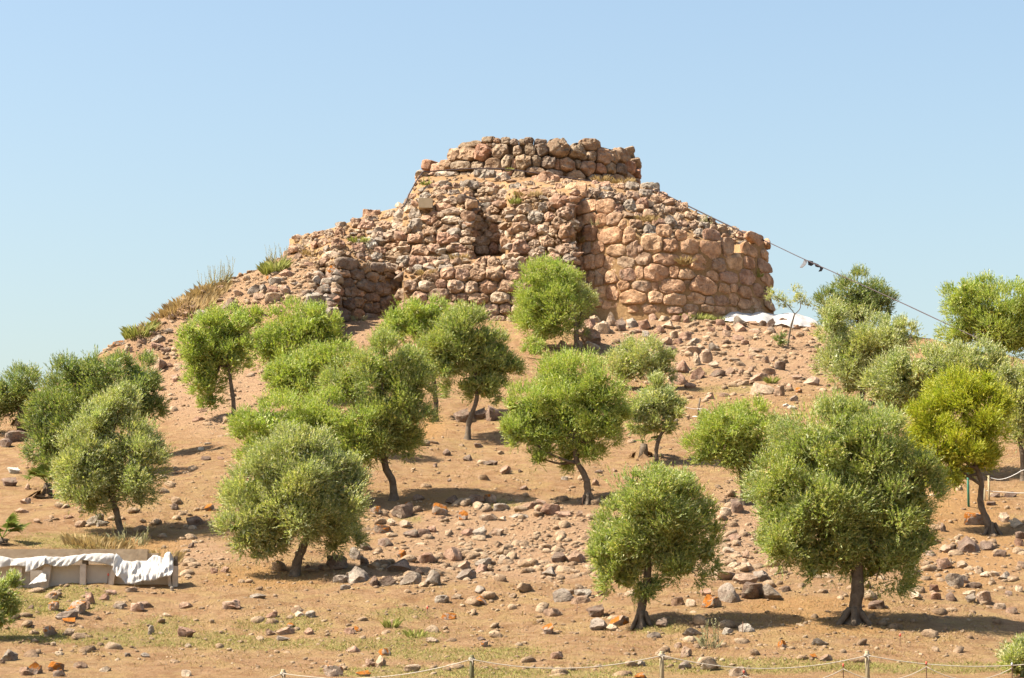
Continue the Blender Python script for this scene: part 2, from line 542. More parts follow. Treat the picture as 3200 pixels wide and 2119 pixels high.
def build_ground():
    xs = np.concatenate([-np.geomspace(3000, 32, 16)[:-1], np.arange(-31, 32.001, 0.24), np.geomspace(32, 3000, 16)[1:]])
    ys = np.concatenate([np.linspace(-2500, -50, 8), np.linspace(-30, 40, 12), np.arange(41.0, 124.0, 0.24), np.linspace(126, 200, 16), np.geomspace(220, 4000, 12)])
    X, Y = np.meshgrid(xs, ys)
    Z = G(X, Y)
    nx, ny = len(xs), len(ys)
    V = np.stack([X, Y, Z], -1).reshape(-1, 3)
    idx = np.arange(nx * ny).reshape(ny, nx)
    Q = np.stack([idx[:-1, :-1], idx[:-1, 1:], idx[1:, 1:], idx[1:, :-1]], -1).reshape(-1, 4)
    me = bpy.data.meshes.new('ground')
    me.vertices.add(len(V))
    me.vertices.foreach_set('co', V.astype(np.float32).ravel())
    me.loops.add(Q.size)
    me.loops.foreach_set('vertex_index', Q.astype(np.int32).ravel())
    me.polygons.add(len(Q))
    me.polygons.foreach_set('loop_start', np.arange(0, Q.size, 4, dtype=np.int32))
    me.update(calc_edges=True)
    me.shade_smooth()
    yc = np.maximum(V[:, 1] * CP + V[:, 2] * SP, 1.0)
    u = CX + FPX * V[:, 0] / yc
    v = CY - FPX * (-V[:, 1] * SP + V[:, 2] * CP) / yc
    ok = (V[:, 1] > 38) & (V[:, 1] < 125)
    for nm, bl in (('green', GREEN), ('litter', LITTER), ('stony', STONY)):
        a = me.attributes.new(nm, 'FLOAT', 'POINT')
        a.data.foreach_set('value', (field(u, v, bl) * ok).astype(np.float32))
    me.materials.append(M['ground'])
    o = bpy.data.objects.new('ground', me)
    COL.objects.link(o)
    tag(o, 'bare tan hillside rising to the ruined tower', kind='structure')


build_ground()

# ------------------------------------------------------------------ stones
def cells(st):
    """st: list of (x,y,w,h) -> rounded polygons that press against one another"""
    out = []
    n = len(st)
    for i in range(n):
        x, y, w, h = st[i][:4]
        a, b = w * 0.5, h * 0.5
        pts = []
        for k in range(28):
            t = 2 * math.pi * k / 28
            c, s = math.cos(t), math.sin(t)
            e = 0.40 + 0.26 * ((i * 7919) % 13) / 13
            pts.append((x + a * 1.08 * math.copysign(abs(c) ** e, c), y + b * 1.08 * math.copysign(abs(s) ** e, s)))
        for j in range(n):
            if i == j: continue
            x2, y2, w2, h2 = st[j][:4]
            dx, dy = x2 - x, y2 - y
            if abs(dx) > (w + w2) * 0.7 or abs(dy) > (h + h2) * 0.7: continue
            L = math.hypot(dx, dy)
            if L < 1e-3: continue
            ux, uy = dx / L, dy / L
            r1 = 1 / math.sqrt((ux / a) ** 2 + (uy / b) ** 2)
            r2 = 1 / math.sqrt((ux / (w2 / 2)) ** 2 + (uy / (h2 / 2)) ** 2)
            px, py = x + dx * r1 / (r1 + r2), y + dy * r1 / (r1 + r2)
            A, B = (a + w2 / 2), (b + h2 / 2)
            nx, ny = ux / A ** 1.6, uy / B ** 1.6
            q = math.hypot(nx, ny)
            nx, ny = nx / q, ny / q
            new = []
            m = len(pts)
            for k in range(m):
                p, p2 = pts[k], pts[(k + 1) % m]
                d1 = (p[0] - px) * nx + (p[1] - py) * ny
                d2 = (p2[0] - px) * nx + (p2[1] - py) * ny
                if d1 <= 0: new.append(p)
                if (d1 < 0) != (d2 < 0):
                    t = d1 / (d1 - d2)
                    new.append((p[0] + (p2[0] - p[0]) * t, p[1] + (p2[1] - p[1]) * t))
            if len(new) > 3: pts = new
        pts = np.array(pts)
        seg = np.roll(pts, -1, 0) - pts
        ln = np.hypot(seg[:, 0], seg[:, 1])
        cum = np.concatenate([[0], np.cumsum(ln)])
        tt = np.linspace(0, cum[-1], 26, endpoint=False)
        cl = np.vstack([pts, pts[:1]])
        q = np.stack([np.interp(tt, cum, cl[:, 0]), np.interp(tt, cum, cl[:, 1])], -1)
        if i % 5 < 2: q = 0.22 * np.roll(q, 1, 0) + 0.56 * q + 0.22 * np.roll(q, -1, 0)
        out.append(q)
    return out


def stone_mesh(poly, c, T, U, Nn, sx, sy, bulge, back, shrink, rough):
    """poly: pixel polygon; c: world centre; frame T,U,N; sx, sy metres per pixel"""
    ctr = poly.mean(0)
    loc = np.stack([(poly[:, 0] - ctr[0]) * sx, -(poly[:, 1] - ctr[1]) * sy], -1)
    V, Fc = [], []
    m = len(loc)
    ph = random.uniform(0, 100)
    tilt = (random.uniform(-0.10, 0.10), random.uniform(-0.10, 0.14))
    size = max(loc[:, 0].max() - loc[:, 0].min(), loc[:, 1].max() - loc[:, 1].min())
    small = min(loc[:, 0].max() - loc[:, 0].min(), loc[:, 1].max() - loc[:, 1].min())
    prof = [(0.80, -back), (0.985, -back * 0.3), (1.0, bulge * 0.05), (0.985, bulge * 0.38), (0.93, bulge * 0.72), (0.80, bulge * 0.93), (0.55, bulge * 1.0), (0.27, bulge * 1.03)]
    for (s, d) in prof:
        for k in range(m):
            a, b = loc[k] * s * shrink
            V.append([a, b, d + (tilt[0] * a + tilt[1] * b if d > 0 else 0)])
    V.append([0, 0, bulge * 1.03])
    V.append([0, 0, -back])
    V = np.array(V)
    cuts = []
    for _ in range(random.randint(3, 7)):
        t = random.uniform(0, 6.283)
        sl = random.uniform(0.25, 1.7)
        nn = np.array((math.cos(t) * sl, math.sin(t) * sl * 0.9, 1.0))
        nn /= np.linalg.norm(nn)
        front = V[2 * m:]
        h = (front @ nn).max() * random.uniform(0.70, 0.94)
        cuts.append((nn, h))
    for nn, h in cuts:
        e = V @ nn - h
        e = np.where((e > 0) & (V[:, 2] > -0.02), e, 0)
        V -= e[:, None] * nn * 0.85
    for i in range(len(V)):
        q = Vector((V[i][0] * 2.0 / size + ph, V[i][1] * 2.0 / size, V[i][2] * 2.0 / size))
        d = mnoise.noise(q) * rough + mnoise.noise(q * 2.7) * rough * 0.7 + mnoise.noise(q * 6.5) * rough * 0.6
        V[i] += np.array((mnoise.noise(q * 1.6 + Vector((9, 3, 1))) + 0.5 * mnoise.noise(q * 4 + Vector((1, 3, 1))), mnoise.noise(q * 1.6 + Vector((2, 8, 5))) + 0.5 * mnoise.noise(q * 4 + Vector((7, 3, 1))), 0)) * rough * 0.6 * small
        V[i][2] += d * small if V[i][2] > -back * 0.5 else 0
    R = len(prof)
    for r in range(R - 1):
        for k in range(m):
            k2 = (k + 1) % m
            Fc.append((r * m + k, r * m + k2, (r + 1) * m + k2, (r + 1) * m + k))
    for k in range(m):
        k2 = (k + 1) % m
        Fc.append(((R - 1) * m + k, (R - 1) * m + k2, R * m))
        Fc.append((k2, k, R * m + 1))
    Wv = c + V[:, :1] * T + V[:, 1:2] * U + V[:, 2:3] * Nn
    # polygons run clockwise on screen: flip
    return Wv, [f[::-1] for f in Fc]


# crops used to read the photograph
A_ = lambda x, y, w, h, *r: (900 + x / 2.614, 400 + y / 2.614, w / 2.614, h / 2.614) + r
B_ = lambda x, y, w, h, *r: (1600 + x / 2.3233, 400 + y / 2.3233, w / 2.3233, h / 2.3233) + r

DRUM = [A_(*t) for t in [
    (1640, 100, 110, 55), (1705, 108, 70, 45), (1770, 103, 85, 60), (1480, 137, 180, 52), (1355, 222, 110, 108), (1465, 218, 138, 128), (1595, 205, 138, 138), (1730, 188, 130, 128),
    (1140, 320, 92, 88), (1212, 325, 100, 80), (1292, 312, 100, 100), (1422, 308, 158, 92), (1548, 302, 98, 70), (1668, 292, 156, 92), (1795, 278, 106, 118),
    (1245, 405, 86, 100), (1345, 400, 116, 88), (1170, 400, 70, 70), (1085, 430, 105, 115), (1440, 395, 100, 70), (1560, 378, 130, 60), (1690, 372, 130, 60), (1800, 372, 90, 60),
    (1690, 135, 60, 40), (1640, 135, 50, 30)]] + [B_(*t) for t in [
    (20, 105, 70, 45), (70, 100, 60, 40), (120, 95, 76, 50), (205, 100, 96, 42), (335, 150, 180, 136), (480, 180, 140, 128), (568, 122, 136, 90), (580, 205, 66, 80), (660, 205, 110, 120),
    (735, 215, 76, 96), (810, 205, 116, 110), (862, 190, 60, 84), (40, 170, 60, 78), (135, 165, 76, 84), (215, 162, 100, 92),
    (78, 250, 138, 112), (178, 240, 72, 82), (265, 250, 116, 96), (405, 265, 142, 96), (545, 290, 126, 110), (645, 295, 80, 74), (720, 290, 80, 80), (785, 300, 66, 90), (855, 292, 80, 104), (905, 262, 56, 80),
    (905, 335, 66, 84), (170, 312, 140, 56), (310, 328, 130, 56), (470, 342, 126, 64), (610, 362, 96, 66), (700, 375, 106, 76), (780, 372, 86, 70), (845, 365, 66, 66), (918, 395, 56, 60), (40, 345, 100, 66),
    (10, 260, 50, 90), (330, 268, 40, 90), (480, 258, 40, 70)]]
BAST = [B_(*t) for t in [
    (540, 575, 146, 108), (675, 570, 126, 108), (460, 470, 136, 146), (650, 670, 86, 96), (745, 665, 120, 96), (715, 780, 190, 126), (850, 790, 92, 136), (565, 770, 108, 136),
    (1015, 840, 156, 136), (1150, 852, 116, 110), (1285, 865, 138, 108), (1105, 745, 116, 94), (1230, 780, 86, 80), (1450, 780, 116, 94), (1450, 880, 178, 156), (1560, 872, 86, 146),
    (1735, 890, 126, 126), (1790, 810, 168, 94), (1848, 840, 56, 84),
    (610, 870, 116, 96), (760, 890, 146, 88), (880, 880, 106, 136), (955, 950, 116, 92), (820, 975, 140, 92), (1110, 955, 206, 92), (1360, 985, 176, 134), (1265, 960, 86, 92), (1505, 1000, 116, 102),
    (1615, 970, 126, 126), (1725, 975, 96, 106), (1830, 1005, 106, 106), (1838, 930, 84, 84),
    (700, 985, 96, 116), (840, 1065, 132, 96), (715, 1080, 116, 106), (925, 1050, 66, 96), (1045, 1050, 206, 126), (1175, 1045, 70, 86), (1270, 1070, 136, 96), (1570, 1085, 146, 92), (1710, 1085, 116, 116),
    (1850, 1100, 96, 116), (745, 1030, 56, 66), (1455, 1080, 90, 80),
    (1150, 1150, 226, 106), (1385, 1145, 240, 166), (810, 1150, 86, 76), (945, 1155, 146, 82), (725, 1195, 96, 126), (1540, 1165, 86, 76), (1612, 1165, 66, 66), (1690, 1195, 126, 86), (1790, 1180, 96, 96),
    (1860, 1205, 76, 96), (1275, 1118, 50, 50), (1040, 1150, 60, 60),
    (880, 1225, 196, 116), (1040, 1228, 116, 88), (1340, 1235, 146, 88), (1430, 1252, 66, 76), (1520, 1250, 116, 92), (1610, 1242, 80, 96), (1685, 1280, 96, 86), (1775, 1280, 104, 86), (1862, 1285, 84, 86),
    (1010, 1312, 156, 66), (1300, 1312, 106, 66), (1420, 1312, 96, 56), (1505, 1322, 96, 56), (1600, 1322, 96, 56), (880, 1312, 90, 60), (1180, 1325, 116, 50), (1700, 1338, 96, 44), (1810, 1338, 106, 44),
    (560, 660, 96, 90), (545, 865, 106, 110), (560, 980, 116, 116), (560, 1080, 116, 106), (630, 1090, 80, 136), (630, 1185, 116, 100), (640, 970, 80, 106), (600, 1268, 126, 66), (710, 1280, 116, 66), (655, 1045, 66, 70),
    (490, 700, 76, 120), (480, 850, 70, 120), (500, 1000, 70, 140), (520, 1150, 90, 130), (510, 1260, 90, 80), (800, 700, 60, 70), (930, 880, 40, 60), (1180, 1245, 176, 86)]]
RETAIN = [A_(*t) for t in [
    (1170, 1205, 138, 96), (1305, 1195, 120, 96), (1425, 1205, 116, 92), (1555, 1200, 132, 106), (1685, 1195, 154, 124), (1850, 1205, 176, 96),
    (1000, 1290, 108, 92), (1130, 1295, 156, 92), (1250, 1278, 90, 72), (1370, 1300, 136, 106), (1495, 1300, 116, 106), (1635, 1295, 166, 112), (1785, 1300, 146, 102), (1920, 1300, 130, 100),
    (1080, 1385, 116, 90), (1235, 1355, 196, 94), (945, 1365, 116, 106), (1425, 1385, 96, 82), (1555, 1395, 176, 92), (1740, 1390, 166, 90), (1890, 1395, 140, 96), (1345, 1390, 70, 70),
    (1640, 1485, 176, 96), (1480, 1475, 126, 86), (1775, 1475, 96, 80), (1345, 1470, 126, 82), (1205, 1450, 136, 90), (1080, 1475, 106, 86), (960, 1470, 116, 90), (1890, 1485, 130, 90),
    (1010, 1555, 136, 70), (1150, 1555, 136, 70), (1290, 1560, 130, 70), (1430, 1560, 130, 70), (1570, 1570, 130, 70), (1710, 1570, 130, 70), (1850, 1575, 130, 70),
    (1990, 1205, 130, 100), (2040, 1300, 120, 100), (2010, 1395, 120, 96), (2010, 1485, 120, 90), (2000, 1570, 140, 80), (2060, 1240, 60, 60)]]
CORNER = [A_(*t) for t in [
    (485, 1115, 186, 96), (620, 1060, 96, 86), (455, 1195, 86, 70), (555, 1197, 126, 92), (465, 1262, 146, 96), (690, 1222, 116, 92), (630, 1292, 156, 110), (780, 1312, 156, 126), (515, 1342, 116, 86),
    (590, 1352, 66, 66), (400, 1325, 100, 106), (390, 1400, 106, 96), (495, 1445, 86, 96), (575, 1428, 86, 92), (675, 1387, 146, 80), (680, 1468, 136, 96), (815, 1442, 146, 126), (450, 1535, 116, 116),
    (565, 1522, 116, 88), (675, 1552, 136, 70), (805, 1540, 116, 66), (890, 1270, 96, 76), (840, 1205, 86, 46), (900, 1180, 116, 76), (935, 1205, 80, 80), (720, 1140, 130, 80), (640, 1140, 90, 80),
    (895, 1390, 90, 100), (900, 1500, 90, 100), (760, 1230, 60, 50)]]
OUTCROP = [A_(*t) for t in [(340, 1265, 100, 86), (290, 1330, 106, 76), (215, 1420, 146, 136), (300, 1400, 76, 86), (335, 1440, 66, 76), (150, 1450, 80, 70), (255, 1500, 110, 70), (340, 1510, 90, 80)]]
BUTT = [A_(*t) for t in [
    (1465, 585, 206, 74), (1520, 660, 196, 86), (1330, 685, 186, 60), (1500, 740, 176, 76), (1330, 750, 150, 66), (1720, 745, 206, 60), (1550, 802, 176, 66), (1300, 817, 216, 60), (1690, 822, 86, 76),
    (1310, 895, 210, 116), (1455, 862, 116, 56), (1545, 862, 110, 56), (1580, 932, 146, 86), (1635, 872, 76, 66), (1712, 902, 82, 86), (1790, 892, 86, 76), (1585, 1002, 116, 80), (1680, 988, 76, 86), (1770, 967, 96, 86),
    (1410, 987, 146, 70), (1450, 927, 106, 70), (1780, 817, 96, 86), (1150, 852, 100, 82), (1165, 905, 90, 56), (1190, 985, 116, 66), (1050, 712, 136, 96), (1050, 802, 136, 116), (1040, 907, 126, 76),
    (1075, 1007, 146, 96), (1060, 1092, 156, 100), (910, 802, 146, 76), (780, 817, 136, 86), (870, 882, 176, 86), (735, 892, 106, 76), (670, 952, 110, 100), (580, 987, 120, 76), (920, 747, 156, 76),
    (1200, 702, 96, 50), (1150, 662, 126, 50), (1180, 762, 126, 66), (1220, 792, 66, 56),
    (1480, 1060, 126, 86), (1565, 1107, 130, 90), (1690, 1107, 120, 86), (1430, 1152, 136, 56), (1270, 1085, 100, 70), (1180, 1090, 90, 70), (1360, 1060, 90, 60), (1290, 1150, 120, 60),
    (685, 712, 156, 86), (850, 707, 106, 56), (935, 692, 90, 80), (640, 792, 136, 86), (555, 767, 96, 56), (250, 882, 106, 76), (335, 882, 86, 66), (420, 872, 96, 86), (160, 942, 116, 76), (295, 937, 96, 76),
    (100, 1002, 86, 66), (410, 952, 106, 66), (350, 1042, 136, 56), (750, 1002, 106, 66), (860, 977, 136, 56), (950, 987, 76, 66), (860, 1032, 96, 56), (820, 1142, 156, 76), (950, 1090, 90, 70), (720, 1060, 90, 60),
    (1610, 397, 186, 124), (1475, 472, 156, 100), (1750, 422, 126, 106), (1330, 602, 130, 66), (1250, 532, 96, 50), (1200, 472, 116, 50), (1310, 482, 76, 56), (1372, 482, 66, 50), (1770, 557, 126, 96), (1350, 532, 106, 50),
    (1740, 627, 86, 76), (1680, 662, 126, 86), (1020, 567, 76, 50), (1000, 622, 86, 86), (1280, 645, 170, 70), (1600, 520, 110, 60), (1470, 530, 90, 46), (1790, 690, 90, 70), (1640, 600, 80, 60), (1120, 560, 90, 60)]] + [B_(*t) for t in [
    (260, 392, 156, 86), (130, 492, 126, 76), (340, 542, 156, 86), (270, 462, 116, 50), (390, 622, 116, 106), (340, 682, 116, 70), (170, 652, 106, 86), (85, 592, 106, 66), (270, 652, 86, 76), (230, 742, 96, 66),
    (70, 722, 136, 96), (390, 752, 116, 116), (90, 792, 126, 66), (250, 827, 106, 86), (60, 872, 146, 96), (390, 882, 136, 76), (160, 842, 86, 56), (420, 952, 100, 86), (230, 577, 76, 66), (300, 742, 86, 56),
    (30, 992, 126, 96), (60, 662, 86, 56), (420, 1032, 90, 86), (20, 430, 90, 60), (120, 410, 90, 50), (330, 430, 80, 50), (400, 400, 90, 50), (160, 740, 70, 60), (180, 920, 110, 80), (290, 950, 120, 80), (150, 1000, 110, 80), (20, 530, 70, 70),
    (520, 480, 100, 70), (600, 470, 90, 60), (680, 500, 110, 60), (770, 430, 90, 50), (690, 440, 90, 46)]]
CAP = [B_(*t) for t in [
    (875, 437, 106, 60), (875, 502, 100, 66), (860, 572, 92, 86), (1000, 437, 146, 66), (970, 482, 96, 56), (1045, 527, 86, 76), (1092, 502, 86, 66), (1135, 547, 86, 46), (945, 562, 86, 76), (1065, 597, 96, 72), (1155, 602, 100, 66),
    (1225, 582, 100, 72), (1292, 652, 96, 76), (1240, 702, 86, 80), (1310, 717, 76, 66), (1155, 692, 86, 76), (1532, 747, 86, 92), (1602, 757, 96, 76), (1200, 652, 66, 56), (780, 520, 90, 60), (770, 590, 80, 60), (990, 640, 110, 60),
    (1000, 760, 90, 70), (900, 700, 90, 60), (1360, 760, 90, 70), (1390, 720, 80, 50), (1660, 790, 90, 60), (1680, 850, 80, 60), (920, 640, 70, 50), (1060, 690, 90, 60)]]

RC = [  # profile columns of the ruin's stepped front: pixel column, then (pixel row, depth) from foot to top
    (905, [(1010, 112.0), (850, 112.2), (790, 113.0), (745, 114.2)]),
    (1045, [(1010, 107.5), (825, 107.8), (765, 109.8), (712, 112.8)]),
    (1150, [(1010, 109.0), (830, 109.2), (775, 110.5), (700, 112.4), (672, 114.3)]),
    (1255, [(1010, 110.4), (850, 110.5), (810, 110.7), (720, 111.4), (668, 113.0), (645, 114.8)]),
    (1262, [(1010, 107.6), (880, 107.8), (845, 108.6), (790, 109.8), (700, 110.6), (662, 112.4), (645, 114.9)]),
    (1318, [(1010, 107.5), (874, 107.8), (842, 108.6), (795, 109.7), (690, 110.5), (640, 111.3), (590, 113.4), (538, 115.6)]),
    (1330, [(1010, 107.5), (872, 107.8), (840, 108.6), (795, 109.7), (680, 110.4), (630, 111.2), (575, 113.2), (545, 115.6)]),
    (1466, [(1010, 107.4), (845, 107.7), (815, 108.6), (798, 109.6), (640, 110.0), (615, 110.6), (570, 113.5), (545, 115.6)]),
    (1476, [(1010, 107.4), (842, 107.7), (808, 108.9), (803, 111.2), (680, 111.4), (640, 111.7), (570, 113.7), (545, 115.6)]),
    (1568, [(1010, 107.4), (836, 107.7), (805, 108.7), (800, 110.9), (690, 111.0), (640, 111.3), (570, 113.6), (545, 115.6)]),
    (1600, [(1010, 107.3), (832, 107.6), (800, 108.0), (700, 108.6), (625, 109.2), (595, 110.2), (565, 113.2), (552, 115.6)]),
    (1796, [(1010, 107.2), (830, 107.5), (700, 108.0), (600, 108.7), (582, 109.6), (568, 113.0), (560, 115.6)]),
    (1806, [(1010, 109.9), (700, 110.0), (640, 110.2), (600, 110.6), (580, 112.0), (562, 115.6)]),
    (1990, [(1010, 110.0), (740, 110.0), (680, 111.0), (610, 113.0), (572, 115.6)]),
    (2070, [(1010, 110.0), (750, 110.2), (690, 111.6), (640, 113.2), (600, 115.2)]),
    (2160, [(1010, 110.0), (770, 110.4), (710, 112.0), (655, 114.0)]),
    (2290, [(1010, 110.6), (800, 111.0), (760, 111.8), (722, 113.4)]),
    (2385, [(1010, 113.0), (750, 113.3), (738, 113.8)]),
]


def relief(u, v):
    cols = RC
    u = min(max(u, cols[0][0]), cols[-1][0])
    for i in range(len(cols) - 1):
        if u <= cols[i + 1][0]: break
    a, b = cols[i], cols[i + 1]
    t = (u - a[0]) / (b[0] - a[0])

    def ev(c):
        vs = [p[0] for p in c[1]][::-1]
        ys = [p[1] for p in c[1]][::-1]
        if v < vs[0]: return ys[0] + (vs[0] - v) * 0.02
        return float(np.interp(v, vs, ys))
    return ev(a) * (1 - t) + ev(b) * t


_rel0 = relief


def relief_g(u, v):
    Y = _rel0(u, v)
    if u < 1020:
        p = hit(u, v)
        a, b = ratio(u, v)
        if p[1] < Y and G(a * p[1], p[1]) - b * p[1] > -0.3: Y = p[1]
    return Y


def relief_top(u):
    return float(np.interp(u, [c[0] for c in RC], [c[1][-1][0] for c in RC]))


DC, DR = np.array((0.96, 121.0)), 5.62
BC, BR = np.array((6.6, 113.5)), 6.05


def cyl_hit(u, v, C, R0, zref, batter):
    a, b = ratio(u, v)
    R = R0
    Y = C[1] - R
    for _ in range(6):
        R = R0 - batter * (b * Y - zref)
        qa = a * a + 1
        qb = -2 * (a * C[0] + C[1])
        qc = C[0] ** 2 + C[1] ** 2 - R * R
        D = qb * qb - 4 * qa * qc
        if D < 0:
            Y = -qb / (2 * qa)
        else:
            Y = (-qb - math.sqrt(D)) / (2 * qa)
    p = np.array((a * Y, Y, b * Y))
    nrm = np.array((p[0] - C[0], p[1] - C[1], 0.0))
    nrm /= np.linalg.norm(nrm)
    nrm[2] = batter
    return p, nrm / np.linalg.norm(nrm)


def frame(n):
    T = np.array((-n[1], n[0], 0.0))
    T /= np.linalg.norm(T)
    U = np.cross(n, T)
    if U[2] < 0: U, T = -U, -T
    if T[0] < 0: T = -T
    return T, U


def wall_stones(root, lst, surf, mats, bulge, shrink=0.94, rough=0.07, back=0.35, special=None):
    polys = cells(lst)
    for i, (s, pl) in enumerate(zip(lst, polys)):
        cu, cv = pl.mean(0)
        p, n = surf(cu, cv)
        T, U = frame(n)
        mpp = p[1] / FPX
        sx = mpp / max(abs(T[0]), 0.33)
        sy = mpp / max(abs(U[2]), 0.5)
        small = min((pl[:, 0].max() - pl[:, 0].min()) * sx, (pl[:, 1].max() - pl[:, 1].min()) * sy)
        bl = bulge * small * random.uniform(0.75, 1.25)
        V, Fc = stone_mesh(pl, p + n * random.uniform(-0.05, 0.07), T, U, n, sx, sy, bl, back, shrink, rough)
        mt = M[random.choice(mats)]
        if special and i in special: mt = M[special[i]]
        add_mesh('stone', V, Fc, mt, root, sharp=30)


# boulder shapes shared by all loose rocks
def make_pool(n, sub=3, cuts=13, seed=5):
    rng = np.random.RandomState(seed)
    pool = []
    for i in range(n):
        bm = bmesh.new()
        bmesh.ops.create_icosphere(bm, subdivisions=sub, radius=1.0)
        planes = []
        for _ in range(cuts):
            d = rng.normal(size=3)
            d /= np.linalg.norm(d)
            planes.append((Vector(d), rng.uniform(0.42, 0.85)))
        ph = Vector(rng.uniform(0, 50, 3))
        for v in bm.verts:
            p = v.co.copy()
            for d, h in planes:
                e = p.dot(d) - h
                if e > 0: p -= d * e * 0.96
            p *= 1 + 0.16 * mnoise.noise(v.co * 1.3 + ph) + 0.12 * mnoise.noise(v.co * 2.9 + ph) + 0.07 * mnoise.noise(v.co * 6.3 + ph)
            v.co = p
        me = bpy.data.meshes.new('rock')
        bm.to_mesh(me)
        bm.free()
        co = np.empty(len(me.vertices) * 3, np.float32)
        me.vertices.foreach_get('co', co)
        co = co.reshape(-1, 3)
        co = (co - (co.max(0) + co.min(0)) / 2) / (co.max(0) - co.min(0)) * 2
        me.vertices.foreach_set('co', co.ravel())
        me.shade_smooth()
        me.set_sharp_from_angle(angle=math.radians(28))
        pool.append(me)
    return pool


POOL = make_pool(16)
_poolm = {}


def pool_mesh(i, mat):
    k = (i, mat)
    if k not in _poolm:
        me = POOL[i].copy()
        me.materials.clear()
        me.materials.append(M[mat])
        _poolm[k] = me
    return _poolm[k]


def scatter_stones(name, pos, size, mat, parent=None, seed=2, lowpoly=True, smoothed=False):
    """many small stones in one mesh"""
    rng = np.random.RandomState(seed)
    pool = make_small
    Vs, Fs, base = [], [], 0
    for p, s in zip(pos, size):
        co, fa = pool[rng.randint(6)] if s[1] > 0.085 else pool[6 + rng.randint(10)]
        R = np.array(Euler((rng.uniform(-0.5, 0.5), rng.uniform(-0.5, 0.5), rng.uniform(0, 6.28))).to_matrix())
        q = (co * np.array(s)) @ R.T + np.array(p)
        Vs.append(q)
        Fs.append(fa + base)
        base += len(co)
    V = np.vstack(Vs)
    Fa = np.vstack(Fs)
    me = bpy.data.meshes.new(name)
    off = np.array(parent.location) if parent is not None else 0
    me.vertices.add(len(V))
    me.vertices.foreach_set('co', (V - off).astype(np.float32).ravel())
    me.loops.add(Fa.size)
    me.loops.foreach_set('vertex_index', Fa.astype(np.int32).ravel())
    me.polygons.add(len(Fa))
    me.polygons.foreach_set('loop_start', np.arange(0, Fa.size, 3, dtype=np.int32))
    me.update(calc_edges=True)
    me.materials.append(mat)
    o = bpy.data.objects.new(name, me)
    COL.objects.link(o)
    if parent is not None: o.parent = parent
    return o


def _small_pool():
    out = []
    for me in make_pool(6, 2, 6, 77) + make_pool(10, 1, 0, 78):
        co = np.empty(len(me.vertices) * 3, np.float32)
        me.vertices.foreach_get('co', co)
        fa = np.empty(len(me.polygons) * 3, np.int32)
        me.polygons.foreach_get('vertices', fa)
        out.append((co.reshape(-1, 3).astype(float), fa.reshape(-1, 3)))
        bpy.data.meshes.remove(me)
    return out


make_small = _small_pool()


def relief_surf(u, v):
    p = P(u, v, relief_g(u, v))
    d = 9
    pu = P(u + d, v, relief(u + d, v)) - P(u - d, v, relief(u - d, v))
    pv = P(u, v - d, relief(u, v - d)) - P(u, v + d, relief(u, v + d))
    n = np.cross(pu, pv)
    if n[1] > 0: n = -n
    n /= np.linalg.norm(n) + 1e-9
    n = n * 0.5 + np.array((0, -0.62, 0.10))
    n /= np.linalg.norm(n)
    return p, n


# --- the ruin: earth-and-rubble body
ruin = empty('rubble_mound', P(1560, 985, 108.5))
tag(ruin, 'ruined central mass of tumbled reddish stones and earth below the round tower', 'ruin')


def build_relief():
    us = list(np.arange(905, 2386, 7.0))
    for c in RC: us += [c[0] - 0.5, c[0] + 0.5]
    us = sorted(set(us))
    rows = 62
    V, Fc = [], []
    for u in us:
        top = relief_top(u)
        for r in range(rows):
            v = 1012 + (top - 1012) * r / (rows - 1)
            Y = relief(u, v) + 0.13
            q = P(u, v, Y)
            n = 0.16 * mnoise.noise(Vector((q[0] * 1.1, q[2] * 1.3, 3.0))) + 0.10 * mnoise.noise(Vector((q[0] * 2.7, q[2] * 3.1, 9.0)))
            q = q + np.array((0, n, 0.5 * n))
            V.append(q)
        t = V[-1]
        for dy, dz in ((1.2, -0.05), (3.5, -0.2), (7.0, -0.5), (11.0, -7.0)):
            V.append(t + np.array((0, dy, dz)))
    R = rows + 4
    for i in range(len(us) - 1):
        for r in range(R - 1):
            Fc.append((i * R + r, (i + 1) * R + r, (i + 1) * R + r + 1, i * R + r + 1))
    add_mesh('earth', V, Fc, M['earth'], ruin, sharp=60)


build_relief()


def in_listed(u, v, lists, f=0.8):
    for l in lists:
        for s in l:
            if ((u - s[0]) / (s[2] * 0.5 * f)) ** 2 + ((v - s[1]) / (s[3] * 0.5 * f)) ** 2 < 1: return True
    return False


def place_pool(name, p, half, mat, parent=None, rz=None, tilt=0.3):
    me = pool_mesh(random.randrange(len(POOL)), mat)
    o = bpy.data.objects.new(name, me)
    off = np.array(parent.location) if parent is not None else np.zeros(3)
    o.location = Vector([float(c) for c in (np.asarray(p) - off)])
    o.scale = [float(h) for h in half]
    o.rotation_euler = (random.uniform(-tilt, tilt), random.uniform(-tilt, tilt), random.uniform(0, 6.28) if rz is None else rz)
    COL.objects.link(o)
    if parent is not None: o.parent = parent
    return o


# masonry-like courses of the central mass sit against its stepped face
wall_stones(ruin, BUTT, relief_surf, ['wall', 'wall', 'pink', 'tan', 'pale', 'wall', 'grey'], 0.34, 0.99, 0.21, 0.3,
            {0: 'darkstone', 1: 'darkstone', 26: 'grey', 25: 'grey', 34: 'white', 33: 'pale', 32: 'pale', 30: 'pale', 9: 'wall', 70: 'grey', 71: 'pale'})

corner = empty('corner_wall', P(1150, 1000, 109.5))
tag(corner, 'shaded dry-stone wall of round dark boulders in the recess on the left', 'wall')
def corner_surf(u, v):
    p = P(u, v, relief(u, v))
    return p, np.array((0.58, -0.80, 0.10)) / 0.993


